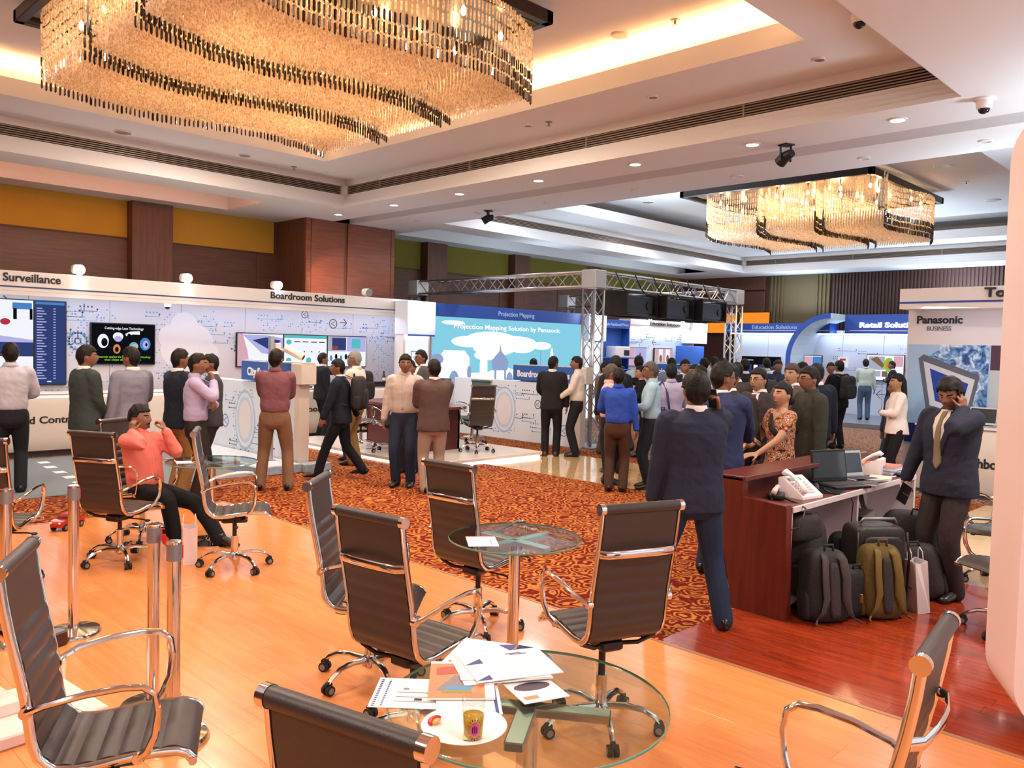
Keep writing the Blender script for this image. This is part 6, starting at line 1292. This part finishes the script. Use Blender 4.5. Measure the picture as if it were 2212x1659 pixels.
# around the desk
person(4.70,2.91,50,1.71,'man in navy blazer and blue jeans phoning, back to us by the desk','suit','262b3e','22304a',arms=('down','phone'),stance=.14,dist=5.5,hair='thick',props=(in_hand('R',phone_held('black phone at the ear of the man in navy blazer')),),build=1.06)
person(6.95,3.95,12,1.73,'man in dark olive suit standing behind the navy suit','suit','35302b','2a2623',arms=('front','down'),dist=7.6,build=1.05)
person(6.02,3.5,-2,1.76,'man in navy suit and spectacles leaning on the desk counter','suit','2b3356','262a42',arms=('front',((.42,.02,1.06),(-.5,.9,-.4),(1,.1,-.1),(0,-.2,-1),.4)),head=(-24,0),dist=6.5,specs=True,build=1.1)
person(7.82,4.1,172,1.69,'man in grey suit with a dark red tie and spectacles facing left','suit','3a3236','2a262a',tie='7a1f2a',arms=('front','clasp'),dist=8.4,specs=True,skin='c')
SARI=mat('sari_print','b4552a',.7,bump=.2,bscale=20); N,L,b=nodes(SARI); tc=N.new('ShaderNodeTexCoord'); vo=N.new('ShaderNodeTexVoronoi'); vo.inputs['Scale'].default_value=33; rp=N.new('ShaderNodeValToRGB'); e=rp.color_ramp.elements; rp.color_ramp.interpolation='CONSTANT'; e[0].position=0; e[0].color=(*lin('22181a'),1); e[1].position=.28; e[1].color=(*lin('cdb2a6'),1)
for p_,c_ in ((.42,'8e3a26'),(.55,'b9783a'),(.68,'2a1a1c')): q=e.new(p_); q.color=(*lin(c_),1)
L.new(tc.outputs['Object'],vo.inputs['Vector']); L.new(vo.outputs['Distance'],rp.inputs[0]); L.new(rp.outputs[0],b.inputs['Base Color'])
def sari_fold(c):   # dark border band of the sari laid over one shoulder, and bare neckline
    Drape(c['gm'],Matrix.Identity(3),Vector((0,0,0))).piece([(1.30,-.01,.004),(1.35,-.04,.03),(1.415,-.06,.055)],.004,'neckline',SKIN['c'],c['t'],6,4)
    Drape(c['gm'],Matrix.Identity(3),Vector((0,0,0))).piece([(1.405,-.10,-.055),(1.36,-.075,.005),(1.3,-.03,.06),(1.24,.03,.11),(1.19,.08,.135)],.008,'sari_border',mat('sari_black','1c1416',.7),c['t'],5,4)
person(7.06,3.47,150,1.58,'smiling woman in an orange and black printed sari at the desk counter','sari','b4552a','b4552a',arms=('rest','front'),head=(12,-8),dist=6.9,female=True,hair='bun',skin='c',smile=True,blouse=SARI,props=(sari_fold,))
person(7.97,3.62,146,1.72,'man in dark olive jacket and spectacles behind the woman in sari','suit','34342c','25241f',shirt='3a3a33',arms=('down','down'),dist=8.2,specs=True)
person(9.15,4.38,176,1.73,'man with flushed face behind the spectacled man in olive jacket','suit','5a4a44','3a3430',dist=9.6,skin='c',hairm=mat('hair_brown','3a2014',.5,bump=.5,bscale=160))
person(11.16,5.48,-30,1.70,'man in grey shirt with a dark strap bending over','shirt','9f9ca8','3a3a42',arms=('hold','hold'),head=(0,30),dist=11.8,lean=10,props=(worn_pack('dark pack with a wide strap on the bending man'),))
person(10.03,4.48,50,1.73,'broad man in dark navy jacket seen from behind, left of the pink shirt','suit','171c2a','15171e',dist=10.3)
person(16.75,7.2,-150,1.69,'man in pink shirt with a shoulder strap facing us','shirt','c9a5ad','22242c',arms=('fold','fold'),dist=17,moust=True,props=(worn_pack('dark pack on the man in pink shirt beside the black suit'),))
person(16.11,6.74,62,1.74,'man in black suit far back seen from behind with a hanging bag','suit','14151c','121318',arms=('front','front'),dist=16.2,props=(worn_pack('black bag hanging on the far man in black suit'),))
person(22.6,8.75,30,1.64,'man in pale green shirt and jeans before the food menu screen','shirt','b9c8be','4a5e78',arms=('front','down'),dist=22.5,z=.12)
person(23.3,8.3,120,1.6,'man in dark suit facing left before the food menu screen','suit','1c1d26','17181d',arms=('fold','fold'),dist=22.5,z=.12)
person(11.72,4.08,128,1.61,'woman in white blazer with long black hair and folded arms','blazerw','ece0d8','18171b',arms=('fold','down'),dist=11.6,female=True,hair='long',skin='c',belt=False)
person(12.22,4.3,140,1.5,'person in dark grey jacket and jeans behind the woman in white blazer','suit','3a3a42','33445e',arms=('down','down'),dist=12.2,female=True,hair='long')
person(6.85,1.98,158,1.71,'man in dark blue suit and olive tie on the phone, looking down, at right','suit','282b3a','352c2c',tie='84795a',shirt='dcd2d2',arms=('ear',((.12,.30,.86),(-1,.2,0),(.3,0,-1),(0,-1,0),.5)),head=(18,22),dist=7.1,hair='thick',build=1.1,props=(in_hand('R',paper_held('crumpled paper and black folder held low by the phoning man')),in_hand('L',phone_held('phone at the ear of the man in dark blue suit'))))

b_=backpack(9.66,6.52,.0,40,.26,.14,.42,mat('bag_blue','2c2f66',.7,bump=.2,bscale=40),'blue shoulder bag hanging beside the man in lilac white shirt',straps=False); b_.location.z=.62; tag(b_,cat='bag')
MB().tube([(0,-.1,.4),(.1,-.06,.7),(.16,0,.80),(.1,.08,.7),(0,.1,.4)],[(.004,.02)]*5,6).obj('carry_strap',mat('bag_blue','2c2f66',.7),b_,True)
